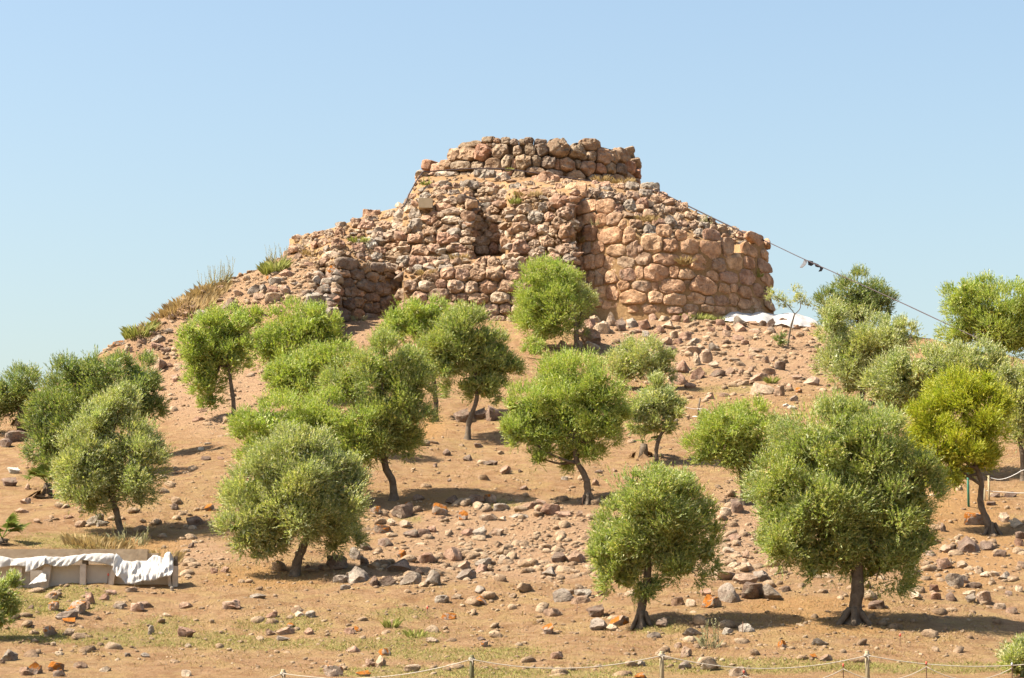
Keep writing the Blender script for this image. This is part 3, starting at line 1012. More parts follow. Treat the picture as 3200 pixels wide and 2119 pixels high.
wall_stones(corner, CORNER, corner_surf, ['towerstone', 'darkstone', 'darkstone', 'dark'], 0.33, 0.98, 0.16, 0.4)
outc = empty('wall_stub', P(1000, 960, 108.3))
tag(outc, 'short stub of grey rough stones jutting out left of the shaded corner wall', 'wall')


def stub_surf(u, v):
    return P(u, v, min(hit(min(u, 985), v)[1] + 0.05, 108.2)), np.array((0.25, -0.93, 0.26))


for (u, v, w, h) in OUTCROP + [A_(360, 1180, 110, 90), A_(400, 1250, 90, 70), A_(180, 1350, 70, 50)]:
    p = stub_surf(u, v)[0]
    mp = p[1] / FPX
    place_pool('stone', p + np.array((0, -0.12, 0)), (w * mp * 0.56, w * mp * 0.6, h * mp * 0.58), 'lichen' if abs(u - A_(360, 0, 0, 0)[0]) < 1 else random.choice(['grey', 'grey', 'dark', 'pink']), outc, None, 0.4)
for _ in range(46):
    u = random.uniform(958, 1052)
    v = random.uniform(850, 985)
    p = stub_surf(u, v)[0]
    sz = random.uniform(0.12, 0.30)
    place_pool('stone', p, (sz * 1.2, sz, sz * 0.8), random.choice(['grey', 'dark', 'pink', 'tan']), outc, None, 0.4)

ret = empty('retaining_wall', P(1480, 1000, 107.5))
tag(ret, 'low wall of coursed rounded reddish blocks at the foot of the ruin', 'wall')
wall_stones(ret, RETAIN, relief_surf, ['wall', 'wall', 'pink', 'wall', 'tan'], 0.29, 0.98, 0.14, 0.4)

# --- bastion
bast = empty('bastion', (6.6, 108.0, 15.0))
tag(bast, 'large curved bastion wall of mortared stones on the right of the ruin', 'wall')
BTOP = [(480, 600), (640, 620), (800, 650), (860, 730), (960, 790), (1220, 805), (1400, 790), (1500, 830), (1600, 880), (1700, 880), (1780, 800), (1870, 800)]


def ring_body(C, R0, z0, zref, batter, topfun, inset, a0, a1, n, mat, parent, name='core', rows=14, inner=1.2):
    V, Fc = [], []
    for i in range(n + 1):
        a = a0 + (a1 - a0) * i / n
        zt = topfun(a)
        for r in range(rows):
            z = z0 + (zt - z0) * r / (rows - 1)
            R = R0 - batter * (z - zref) - inset
            w = 0.07 * mnoise.noise(Vector((a * R0 * 1.6, z * 1.7, 4.0)))
            V.append((C[0] + math.cos(a) * (R + w), C[1] + math.sin(a) * (R + w), z))
        R = R0 - batter * (zt - zref) - inset
        V.append((C[0] + math.cos(a) * (R - inner), C[1] + math.sin(a) * (R - inner), zt - 0.05))
        V.append((C[0] + math.cos(a) * (R - inner), C[1] + math.sin(a) * (R - inner), z0))
    k = rows + 2
    for i in range(n):
        for r in range(k - 1):
            Fc.append((i * k + r, (i + 1) * k + r, (i + 1) * k + r + 1, i * k + r + 1))
    return add_mesh(name, V, Fc, mat, parent, sharp=60)


def bast_top(a):
    # angle -> wall head height, read where that face shows
    R = BR - 0.4
    x, y = BC[0] + math.cos(a) * R, BC[1] + math.sin(a) * R
    if math.sin(a) > 0.1: return 18.6
    u = CX + FPX * x / (y * CP + 18.8 * SP)
    bx = (u - 1600) * 2.3233
    v = 400 + np.interp(bx, [p[0] for p in BTOP], [p[1] for p in BTOP]) / 2.3233 + 12
    return ratio(u, v)[1] * y


ring_body(BC, BR, 14.0, 15.0, 0.10, bast_top, 0.012, -math.pi * 1.02, math.pi * 0.35, 90, M['mortar'], bast)
bsurf = lambda u, v: cyl_hit(u, v, BC, BR, 15.0, 0.10)
wall_stones(bast, BAST, bsurf, ['bastionstone', 'bastionstone', 'wall', 'bastionstone', 'pink'], 0.12, 0.985, 0.09, 0.25)


def cap_surf(u, v):
    p, n = relief_surf(u, v)
    return p, n


wall_stones(bast, CAP, cap_surf, ['grey', 'tan', 'wall', 'pink'], 0.42, 0.99, 0.17, 0.4)

# --- upper round tower
drum = empty('round_tower', (0.96, 121.0, 22.0))
tag(drum, 'squat round tower of big dark boulders crowning the hill', 'tower')
DTOP = [(1300, 522), (1392, 522), (1402, 486), (1440, 462), (1500, 452), (1880, 455), (1950, 470), (1985, 492), (2010, 520)]


def drum_top(a):
    R = DR - 0.3
    x, y = DC[0] + math.cos(a) * R, DC[1] + math.sin(a) * R
    if math.sin(a) > 0.05: return 24.0 if math.cos(a) > -0.5 else 23.3
    u = CX + FPX * x / (y * CP + 24 * SP)
    return ratio(u, np.interp(u, [p[0] for p in DTOP], [p[1] for p in DTOP]))[1] * y


ring_body(DC, DR, 19.5, 22.6, 0.17, drum_top, 0.16, -math.pi, math.pi, 120, M['joint'], drum, inner=1.6)
dsurf = lambda u, v: cyl_hit(u, v, DC, DR, 22.6, 0.17)
wall_stones(drum, DRUM, dsurf, ['towerstone', 'towerstone', 'darkstone', 'wall'], 0.31, 0.985, 0.15, 0.55)
# stones of the tower's flanks and back, beyond what the photograph shows
for row in range(5):
    z = 22.3 + row * 0.48
    n = 22
    for k in range(n):
        a = 0.12 + (math.pi - 0.24) * (k + 0.5 * (row % 2)) / n
        R = DR - 0.17 * (z - 22.6)
        place_pool('stone', (DC[0] + math.cos(a) * R, DC[1] + math.sin(a) * R, z), (0.42, 0.36, 0.27), random.choice(['towerstone', 'darkstone']), drum, a + math.pi / 2, 0.1)

# --- loose rubble on the mound (parts of the mound) and grit
cnt = 0
tries = 0
placed = []
while cnt < 135 and tries < 6000:
    tries += 1
    u = random.uniform(915, 2370)
    t = relief_top(u)
    v = random.uniform(t + 2, 1000)
    if u > 1800 and v > 400 + np.interp((u - 1600) * 2.3233, [p[0] for p in BTOP], [p[1] for p in BTOP]) / 2.3233: continue
    if v > 850 and u > 1260: continue
    if u < 1262 and v > 830: continue
    if in_listed(u, v, (BUTT, CORNER, RETAIN, CAP, DRUM, OUTCROP), 0.95): continue
    if any((u - a) ** 2 + (v - b) ** 2 < 250 for a, b in placed): continue
    placed.append((u, v))
    Y = relief_g(u, v)
    s = random.uniform(9, 20) * Y / FPX
    place_pool('stone', P(u, v, Y - 0.02), (s * random.uniform(0.9, 1.4), s, s * random.uniform(0.55, 0.85)), random.choice(['pink', 'wall', 'tan', 'grey', 'wall']), ruin)
    cnt += 1
for (u0, v0, u1, v1, n) in ((1471, 640, 1471, 800, 9), (1585, 660, 1590, 800, 8), (1800, 590, 1802, 900, 16), (1258, 640, 1256, 860, 10), (1478, 640, 1590, 640, 6), (1270, 845, 1460, 815, 12), (1320, 545, 1420, 548, 5)):
    for k in range(n):
        t = (k + random.uniform(0.1, 0.9)) / n
        u, v = u0 + (u1 - u0) * t + random.uniform(-14, 14), v0 + (v1 - v0) * t
        Y = min(relief(u - 8, v), relief(u + 8, v))
        sz = random.uniform(11, 22) * Y / FPX
        place_pool('stone', P(u, v, Y), (sz * random.uniform(1.0, 1.4), sz, sz * random.uniform(0.6, 0.9)), random.choice(['pink', 'wall', 'tan', 'grey', 'wall']), ruin)
pp, ss = [], []
for _ in range(3600):
    u = random.uniform(910, 2375)
    v = random.uniform(relief_top(u), 1005)
    if u > 1800 and v > 400 + np.interp((u - 1600) * 2.3233, [p[0] for p in BTOP], [p[1] for p in BTOP]) / 2.3233: continue
    s = random.uniform(0.03, 0.13)
    pp.append(P(u, v, relief_g(u, v) + 0.03))
    ss.append((s * 1.3, s, s * 0.8))
tag(scatter_stones('rubble', pp, ss, M['rubble'], ruin, 8), 'small broken stones packed between the blocks', kind='stuff')

# pale block wedged in the left of the mound
V, Fc = [], []
c = P(1330, 640, 110.6)
box(V, Fc, c + np.array((-0.32, -0.35, -0.2)), c + np.array((0.34, 0.35, 0.26)))
o = add_mesh('concrete_block', V, Fc, M['block'], None, smooth=False)
tag(o, 'small pale square concrete block wedged among stones left of the centre', 'block')

# ------------------------------------------------------------------ trees
TREES = []


def crown_leaves(lobes, nleaf, ll, lw, rng, up=0.35, loose=1.0):
    """lobes: (centre, radii); returns (n,3,3) leaf blades and clump centres"""
    area = np.array([r[0] * r[2] for c, r in lobes])
    share = area / area.sum()
    allq, clumps = [], []
    for (c, r), sh in zip(lobes, share):
        rm = (r[0] + r[2]) / 2
        nc = int(np.clip(4 + rm * rm * 17, 4, 40))
        i = np.arange(nc) + 0.5
        ph = np.arccos(1 - 2 * i / nc)
        th = np.pi * (1 + 5 ** 0.5) * i + rng.uniform(0, 6)
        d = np.stack([np.cos(th) * np.sin(ph), np.sin(th) * np.sin(ph), np.cos(ph)], -1) + rng.normal(0, 0.22, (nc, 3))
        d /= np.linalg.norm(d, axis=1)[:, None]
        f = rng.uniform(0.5, 0.98, nc)
        cc = c + d * np.array(r) * f[:, None]
        cr = np.clip(rm * rng.uniform(0.24, 0.44, nc), 0.10, 0.48)
        clumps += list(cc[::2])
        per = 8
        # dense shaded heart of the crown: bigger sprays of leaves
        ni = int(nleaf * sh * 0.10)
        hd = rng.normal(size=(ni, 3))
        hd /= np.linalg.norm(hd, axis=1)[:, None]
        p0 = c + hd * np.array(r) * 0.6 * (rng.uniform(0, 1, ni) ** 0.5)[:, None]
        ld = rng.normal(size=(ni, 3))
        ld /= np.linalg.norm(ld, axis=1)[:, None]
        w = np.cross(ld, rng.normal(size=(ni, 3)))
        w /= np.linalg.norm(w, axis=1)[:, None] + 1e-9
        allq.append(np.stack([p0 + w * lw * 1.5, p0 + ld * ll * 2.4, p0 - w * lw * 1.5], 1))
        ns = int(nleaf * sh / per)
        wt = cr ** 2 * np.where(rng.uniform(0, 1, nc) < 0.28, 0.10, rng.uniform(0.5, 1.2, nc))
        pick = rng.choice(nc, ns, p=wt / wt.sum())
        e = rng.normal(size=(ns, 3))
        e /= np.linalg.norm(e, axis=1)[:, None]
        want = (cc[pick] - c) / np.array(r) + np.array((0, 0, 0.5))
        flip = (e * want).sum(1) < -0.15
        e[flip] *= -1
        start = cc[pick] + e * cr[pick][:, None] * (rng.uniform(0.1, 1.0, ns) ** 0.42)[:, None]
        outw = (start - c) / np.array(r)
        outw /= np.linalg.norm(outw, axis=1)[:, None] + 1e-9
        sd = outw * 0.5 + e * 0.4 + rng.normal(0, 0.22, (ns, 3)) + np.array((0, 0, up * 1.5))
        sd /= np.linalg.norm(sd, axis=1)[:, None]
        sl = rng.uniform(0.08, 0.42, ns) * loose * (0.55 + 0.45 * min(1.0, rm / 0.8))
        for k in range(per):
            t = (k + 0.5) / per
            p0 = start + sd * (sl * t)[:, None]
            q = rng.normal(size=(ns, 3))
            q -= sd * (q * sd).sum(1)[:, None]
            q /= np.linalg.norm(q, axis=1)[:, None] + 1e-9
            ld = sd * 0.85 + q * (0.62 if k < per - 1 else 0.2)
            ld /= np.linalg.norm(ld, axis=1)[:, None]
            w = np.cross(ld, rng.normal(size=(ns, 3)))
            w /= np.linalg.norm(w, axis=1)[:, None] + 1e-9
            L = ll * rng.uniform(0.7, 1.25, ns)[:, None]
            Wd = lw * rng.uniform(0.75, 1.2, ns)[:, None]
            allq.append(np.stack([p0 + w * Wd * 0.62, p0 + ld * L * 1.1, p0 - w * Wd * 0.62], 1))
    return np.concatenate(allq), clumps


def tree(name, base, trunk, lobes, mat, label, cat='tree', Y=None, rad=0.13, dens=0.40, group='olive trees on the slope', flare=2.0, loose=1.0, up=0.35, seed=None, branches=True, lsc=1.0, dy=0.0):
    rng = np.random.RandomState(seed if seed is not None else len(TREES) * 13 + 5)
    bu, bv = base[0] * K, base[1] * K
    if Y is None:
        b = hit(bu, bv)
        Y = b[1]
    else:
        b = P(bu, bv, Y)
        b[2] = float(G(b[0], Y))
    s = Y / FPX * K * 1.005
    root = empty(name, b)
    tag(root, label, cat, group)
    L3 = []
    for i, lb in enumerate(lobes):
        u, v, ru, rv = lb[:4]
        off = lb[4] if len(lb) > 4 else rng.uniform(-0.35, 0.35) * ru * s
        c = P(u * K, v * K, Y + dy + off)
        i2 = len(L3)
        L3.append((c, (ru * s * 0.92, (ru + rv) * 0.46 * s, rv * s * 0.93)))
        # ragged edge: small boughs that stick out of the main masses
        if min(ru, rv) > 34:
            for _ in range(5):
                dd = rng.normal(size=3)
                dd[2] += 0.15
                dd /= np.linalg.norm(dd)
                f = rng.uniform(0.16, 0.28)
                rr = f * (ru + rv) * 0.5 * s
                L3.append((c + dd * np.array(L3[i2][1]) * rng.uniform(0.72, 0.94), (rr, rr, rr * 0.9)))
    area = sum(lb[2] * lb[3] * 3.14 for lb in lobes)
    ll = (0.060 if Y < 72 else 0.074) * lsc
    q, clumps = crown_leaves(L3, int(area * dens * 2.35), ll, ll * 0.35, rng, up, loose)
    if trunk:
        V, Fc = [], []
        pts = [P(a * K, c * K, Y + dy * i / len(trunk)) for i, (a, c) in enumerate(trunk)]
        pts[0] = b - np.array((0, 0, 0.15))
        sp = smooth_path(pts, 5)
        n = len(sp)
        rad = rad * 0.86
        rr = [rad * (1 - 0.55 * i / n) * (1 + (flare - 1) * max(0, 1 - i / (n * 0.16)) ** 2) for i in range(n)]
        tube(V, Fc, sp, rr, 9, 0.35)
        if flare > 2.2:
            for k in range(6):
                a = k * 1.05 + 0.4
                e = b + np.array((math.cos(a) * rad * 2.5, math.sin(a) * rad * 2.5, -0.10))
                tube(V, Fc, smooth_path([b + np.array((0, 0, 0.30)) + np.array((math.cos(a), math.sin(a), 0)) * rad * 0.6, b + np.array((math.cos(a) * rad * 1.35, math.sin(a) * rad * 1.35, 0.12)), e], 3),
                     [rad * 0.45] * 3 + [rad * 0.42] * 3 + [rad * 0.2], 6, 0.5)
        if branches:
            head = np.array(sp[-1])
            for ci, (c, r) in enumerate([q_ for q_ in L3 if q_[1][0] > 0.36]):
                st = np.array(sp[-1 - (ci % max(1, n // 3))])
                mid = (st + c) / 2 + rng.normal(0, 0.10, 3) + np.array((0, 0, -0.08))
                bp = smooth_path([st, mid, c], 4)
                tube(V, Fc, bp, [rad * 0.42 * (1 - 0.6 * i / len(bp)) for i in range(len(bp))], 6, 0.3)
                for cl in [x for x in clumps if np.linalg.norm((x - c) / np.array(r)) < 1.02][:9]:
                    m2 = (c + cl) / 2 + rng.normal(0, 0.06, 3)
                    tube(V, Fc, [c, m2, cl], [rad * 0.16, rad * 0.11, rad * 0.05], 4, 0.0, False)
        add_mesh('trunk', V, Fc, M['bark'], root)
    quads_mesh('crown', q, M[mat], root, b, 3)
    TREES.append((name, b))
    return root


T = tree
T('olive_tree', (45, 968), [(45, 968), (45, 920)], [(48, 900, 55, 48), (-12, 925, 50, 50), (20, 940, 45, 38)], 'deep', 'dark rounded olive tree on the far left crest cut by the left edge', Y=87)
T('olive_tree', (175, 1100), [(175, 1100), (172, 1040), (165, 960)], [(150, 935, 80, 85), (110, 1000, 52, 75), (215, 868, 72, 58), (190, 980, 70, 70), (125, 1060, 45, 40)], 'deep', 'broad dark olive tree behind the grey-green one at left, palm fronds at its side', Y=75)
T('olive_tree', (335, 1030), [(335, 1030), (330, 960), (320, 900)], [(312, 878, 58, 58), (335, 935, 38, 52), (285, 930, 50, 50)], 'deep', 'dark upright olive tree against the bare slope, right half of the left clump', Y=79)
T('olive_tree', (283, 1232), [(283, 1234), (268, 1180), (255, 1130), (252, 1060)], [(255, 1040, 88, 82), (280, 935, 52, 38, 0.2), (190, 1075, 62, 80), (325, 1055, 56, 85), (215, 1145, 75, 42), (320, 1130, 50, 42), (240, 970, 60, 50)], 'silver',
  'silvery grey-green olive tree with a leaning trunk above the concrete wall', rad=0.12)
T('olive_tree', (543, 965), [(543, 968), (538, 915), (530, 860), (520, 800)], [(455, 790, 44, 60), (515, 765, 62, 52), (472, 880, 42, 58), (545, 815, 42, 62), (490, 830, 45, 50), (585, 742, 30, 30), (487, 925, 28, 24)], 'bright',
  'bright green olive tree on the upper left slope with bare slender trunk', rad=0.11)
T('olive_tree', (690, 905), [(690, 905), (690, 850), (690, 790)], [(690, 768, 85, 62), (620, 805, 55, 48), (755, 795, 58, 42), (680, 830, 70, 34), (740, 740, 45, 34)], 'bright', 'wide bright green tree below the grey wall stub, trunk hidden', Y=89)
T('olive_tree', (725, 1030), None, [(690, 868, 76, 42), (760, 838, 62, 40), (690, 905, 70, 30), (650, 880, 40, 36)], 'bright', 'low bright olive crown tucked behind and left of the tall trunked olive', Y=78)
T('olive_tree', (910, 1155), [(910, 1160), (908, 1115), (890, 1075), (882, 1000), (880, 920)], [(880, 855, 92, 62), (945, 915, 64, 70), (890, 985, 72, 68), (805, 880, 60, 58), (930, 1020, 58, 46), (960, 860, 45, 50), (870, 1040, 40, 35), (940, 970, 55, 50)], 'olive',
  'tall full olive tree left of centre, its lit curved trunk over dark boulders', rad=0.15, Y=None)
T('olive_tree', (730, 1195), [(730, 1195), (725, 1120), (720, 1040)], [(640, 985, 92, 62), (740, 965, 95, 55), (828, 1005, 52, 60), (700, 1045, 120, 46), (590, 1035, 48, 45), (800, 1060, 60, 40)], 'bright', 'wide olive crown rising behind the silver-topped front tree', Y=69)
T('olive_tree', (680, 1330), [(680, 1334), (690, 1290), (708, 1245), (712, 1180), (700, 1120)], [(690, 1085, 118, 82), (600, 1150, 84, 90), (765, 1150, 84, 88), (585, 1235, 66, 66), (780, 1230, 48, 56), (685, 1180, 110, 75), (695, 1035, 66, 38), (640, 1230, 55, 40), (820, 1130, 34, 60)], 'silver',
  'large silver-topped olive tree leaning in front, shadow on boulders at its foot', rad=0.15)
T('olive_tree', (1008, 975), [(1008, 980), (1008, 930), (1002, 870), (985, 800)], [(960, 750, 68, 50), (1015, 790, 56, 66), (1000, 718, 50, 26), (915, 765, 32, 34), (990, 840, 45, 40)], 'bright', 'bright tree behind another at the foot of the low coursed wall', rad=0.12)
T('olive_tree', (1080, 1015), [(1080, 1018), (1085, 975), (1102, 925), (1100, 870), (1085, 800)], [(1065, 785, 84, 68), (1122, 830, 60, 66), (1020, 832, 48, 56), (1098, 888, 74, 34), (1155, 850, 42, 44), (1080, 735, 56, 24), (1125, 905, 50, 26)], 'olive',
  'olive tree with pale forked trunk beside dark boulders left of centre', rad=0.12)
T('olive_tree', (1330, 812), [(1330, 818), (1332, 775), (1328, 740), (1300, 700)], [(1265, 655, 68, 64), (1235, 730, 58, 60), (1290, 720, 56, 62), (1255, 770, 48, 34), (1240, 690, 48, 50), (1300, 665, 45, 50)], 'bright', 'green tree standing right before the wall of the ruin', rad=0.12, lsc=0.95)
T('olive_tree', (1345, 812), [(1332, 815), (1335, 770), (1345, 720)], [(1345, 695, 32, 44), (1335, 745, 28, 34), (1362, 690, 18, 24)], 'silver', 'small dark silvery olive squeezed against the right side of the green tree before the ruin', rad=0.07, Y=100.3, dens=0.3)
T('shrub', (1235, 830), None, [(1235, 805, 26, 26)], 'bright', 'small green bush at the foot of the tree before the ruin', 'shrub', group='bushes')
T('olive_tree', (1360, 1165), [(1360, 1170), (1359, 1125), (1350, 1095), (1334, 1065), (1325, 1000)], [(1310, 885, 98, 58), (1222, 955, 56, 68), (1310, 965, 88, 76), (1385, 915, 56, 72), (1345, 1035, 58, 46), (1247, 1058, 32, 24), (1200, 1000, 38, 40), (1260, 1010, 50, 45), (1425, 970, 24, 46), (1400, 985, 45, 50)], 'bright',
  'bright green olive in the middle with a bare S-curved trunk and hanging left branch', rad=0.14, flare=2.4)
T('shrub', (1480, 900), None, [(1475, 832, 76, 46), (1440, 860, 44, 34), (1515, 850, 44, 36)], 'silver', 'wide grey-green bush below the boulder heap right of centre', 'shrub', group='bushes')
T('olive_tree', (1520, 1070), [(1520, 1073), (1518, 1040), (1526, 1010), (1540, 985), (1540, 950)], [(1510, 918, 56, 46), (1478, 958, 36, 40), (1548, 955, 32, 36), (1518, 985, 42, 26)], 'silver', 'small grey olive with forked trunk beside a little palm', rad=0.09)
T('olive_tree', (1718, 1165), [(1718, 1165), (1718, 1120), (1705, 1060)], [(1695, 1000, 96, 66), (1640, 1035, 48, 52), (1755, 1055, 50, 50), (1700, 1060, 70, 36), (1740, 970, 56, 38)], 'bright', 'rounded green olive tree partly behind the largest front tree', Y=70)
T('olive_tree', (1485, 1447), [(1485, 1452), (1482, 1410), (1496, 1345), (1500, 1280), (1505, 1200)], [(1510, 1155, 100, 68), (1425, 1240, 58, 82), (1580, 1195, 74, 74), (1500, 1240, 84, 72), (1570, 1305, 70, 44), (1448, 1325, 56, 58), (1636, 1270, 30, 52), (1490, 1365, 46, 26), (1405, 1280, 36, 44), (1560, 1250, 60, 40)], 'olive',
  'airy olive tree in the front with a dark straight trunk and low right bough', rad=0.13, dens=0.30, flare=2.3)
T('olive_tree', (1975, 1440), [(1975, 1446), (1979, 1400), (1983, 1340), (1978, 1250), (1970, 1150)], [(1900, 1035, 108, 92), (2020, 1045, 100, 84), (1805, 1125, 74, 98), (1905, 1175, 112, 104), (2050, 1165, 98, 108), (1808, 1255, 66, 72), (1900, 1285, 86, 70), (2045, 1285, 86, 68), (1975, 985, 66, 48), (2115, 1140, 44, 88), (2095, 1250, 50, 60), (1985, 1240, 70, 80)], 'olive',
  'largest olive tree at lower right with thick flared trunk', rad=0.20, flare=3.0, dens=0.36)
T('olive_tree', (2295, 1235), [(2297, 1240), (2282, 1205), (2268, 1165), (2268, 1110), (2240, 1040)], [(2230, 920, 92, 62), (2150, 980, 62, 62), (2285, 975, 52, 84), (2210, 1045, 90, 56), (2175, 1105, 44, 32), (2270, 1060, 44, 44), (2130, 1030, 40, 50)], 'yellow',
  'yellow-green tree at right with a black crooked trunk', rad=0.14, flare=2.3)
T('olive_tree', (2225, 1150), [(2225, 1152), (2222, 1110), (2200, 1020), (2170, 920)], [(2150, 858, 112, 56), (2060, 895, 62, 56), (2250, 845, 76, 44), (2065, 945, 48, 30), (2315, 865, 46, 46), (2100, 920, 60, 40)], 'silver',
  'wide grey-green olive crown behind the yellow-green tree', rad=0.15, Y=75)
T('olive_tree', (2365, 1105), [(2372, 1105), (2365, 1060), (2355, 1000)], [(2350, 900, 52, 66), (2352, 985, 36, 60), (2385, 940, 46, 80)], 'silver', 'grey olive tree cut by the right edge beside the yellow-green tree', Y=74)
T('olive_tree', (1985, 800), [(1985, 800), (1985, 740)], [(1985, 676, 66, 46), (2030, 698, 44, 46), (1932, 715, 44, 52), (1985, 720, 70, 45)], 'deep', 'dark-crowned tree on the skyline right of the bare sapling', Y=104)
T('olive_tree', (1990, 965), [(1990, 965), (1995, 900), (2000, 830)], [(2010, 795, 90, 66), (1948, 840, 50, 72), (2078, 775, 46, 38), (1985, 880, 44, 46), (1922, 745, 36, 50), (2040, 840, 55, 40)], 'silver', 'dusty grey-olive tree below the dark skyline tree', Y=88, dens=0.42)
T('olive_tree', (2330, 905), [(2330, 905), (2320, 800)], [(2310, 735, 90, 84), (2228, 700, 56, 54), (2222, 768, 50, 54), (2385, 720, 70, 74), (2350, 790, 70, 45), (2270, 670, 40, 30)], 'bright', 'tall green tree on the skyline cut by the right edge', Y=93)
T('shrub', (2, 1482), None, [(2, 1365, 30, 48), (-8, 1425, 34, 48)], 'olive', 'green bush on the left edge in front of the sheet-draped trough', 'shrub', group='bushes')
T('shrub', (2362, 1600), None, [(2366, 1535, 48, 46)], 'silver', 'pale green bush in the bottom right corner', 'shrub', group='bushes', Y=45)
# sparse sapling at the end of the bastion
T('sapling', (1820, 800), [(1820, 803), (1826, 770), (1834, 738), (1838, 726)], [(1800, 690, 26, 16), (1785, 676, 14, 10), (1848, 685, 22, 18), (1868, 705, 18, 10), (1815, 706, 14, 12), (1836, 668, 12, 8)], 'silver', 'thin bare sapling with sparse twigs beside the end of the bastion', 'tree', group=None, rad=0.06, dens=0.40, loose=0.8, lsc=0.62)
T('shrub', (1808, 803), None, [(1808, 790, 15, 13)], 'deep', 'dark little bush at the foot of the bare sapling', 'shrub', group='bushes', dens=0.5)

# ------------------------------------------------------------------ palms
def frond(V_, up, out, L, spread, n=13, wid=0.035):
    """fan leaf: stalk and radiating leaflets, as quads"""
    base = np.zeros(3)
    out = np.asarray(out, float)
    tip = out * L * 0.5
    side = np.cross(out, (0, 0, 1.0))
    side /= np.linalg.norm(side) + 1e-9
    nrm = np.cross(side, out)
    w = side * 0.014
    q = [[base - w, base + w, tip + w, tip - w]]
    for k in range(n):
        a = (k / (n - 1) - 0.5) * spread
        d = out * math.cos(a) + side * math.sin(a)
        droop = nrm * (-0.10 * abs(a)) + np.array((0, 0, -0.06))
        e = tip + d * L * 0.55 * (1 - 0.12 * abs(a)) + droop * L
        m = tip + d * L * 0.28
        ww = np.cross(d, nrm) * wid
        q.append([tip, m + ww, e, m - ww])
    V_ += q


def palm(name, uv, label, n, L, mats, lean=(0, 0), dead=0, hgt=0.25, seed=1):
    rng = np.random.RandomState(seed)
    b = hit(uv[0] * K, uv[1] * K)
    root = empty(name, b)
    tag(root, label, 'palm', 'dwarf fan palms on the slope')
    V, Fc = [], []
    tube(V, Fc, [b - np.array((0, 0, 0.1)), b + np.array((0.02, 0, hgt * 0.6)), b + np.array((0.03, 0, hgt))], [0.16, 0.14, 0.10], 9, 0.5)
    add_mesh('trunk', V, Fc, M['bark'], root)
    for k in range(n + dead):
        a = 2 * math.pi * (k * 0.618 + rng.uniform(-0.05, 0.05))
        el = rng.uniform(0.35, 1.35) if k < n else rng.uniform(-1.2, -0.5)
        d = np.array((math.cos(a) * math.cos(el) + lean[0], math.sin(a) * math.cos(el) + lean[1], math.sin(el)))
        d /= np.linalg.norm(d)
        q = []
        frond(q, None, d, L * rng.uniform(0.8, 1.15), 2.3 if k < n else 1.3)
        q = np.array(q) + b + np.array((0, 0, hgt))
        if k >= n: q[:, :, 2] = np.maximum(q[:, :, 2], b[2] - 0.05)
        o = quads_mesh('frond', q, M['palm' if k < n else 'deadpalm'], root, b)


palm('fan_palm', (1487, 1058), 'little fan palm with brown skirt beside the forked grey olive', 9, 0.75, None, dead=5, hgt=0.45, seed=4)
palm('fan_palm', (108, 1148), 'fan palm with withered brown fronds left of the grey-green olive', 10, 0.80, None, lean=(-0.5, -0.3), dead=9, hgt=0.40, seed=5)
palm('fan_palm', (50, 1010), 'tall yellowish fan palm between the two dark trees at far left', 13, 0.95, None, lean=(-0.4, -0.3), dead=4, hgt=1.0, seed=6)
palm('fan_palm', (5, 1255), 'fan palm on the left edge just above the concrete wall', 11, 0.75, None, lean=(0.2, -0.2), dead=1, hgt=0.12, seed=8)

# ------------------------------------------------------------------ grass, weeds
def blades(pos, nb, h, spread, w, rng, lean=0.35, droop=0.25, ground=True):
    out = []
    for p in pos:
        n = nb
        a = rng.uniform(0, 6.283, n)
        r = spread * np.sqrt(rng.uniform(0, 1, n))
        bx, by = p[0] + np.cos(a) * r, p[1] + np.sin(a) * r * 0.8
        b = np.stack([bx, by, G(bx, by) - 0.02 if ground else np.full(n, p[2])], -1)
        hh = h * rng.uniform(0.3, 1.2, n)
        d = np.stack([np.cos(a) * lean * rng.uniform(0.0, 1.2, n) + rng.normal(0, 0.2, n), np.sin(a) * lean * rng.uniform(0.0, 1.2, n) + rng.normal(0, 0.2, n), np.ones(n)], -1)
        d /= np.linalg.norm(d, axis=1)[:, None]
        m = b + d * hh[:, None] * 0.6
        t = b + d * hh[:, None] + np.stack([np.cos(a), np.sin(a), -np.ones(n) * 0.4], -1) * (droop * hh)[:, None]
        s = rng.normal(size=(n, 3))
        s[:, 2] = 0
        s /= np.linalg.norm(s, axis=1)[:, None] + 1e-9
        s *= w
        out.append(np.stack([b - s * 0.6, b + s * 0.6, m + s, t], 1))
    return np.concatenate(out)


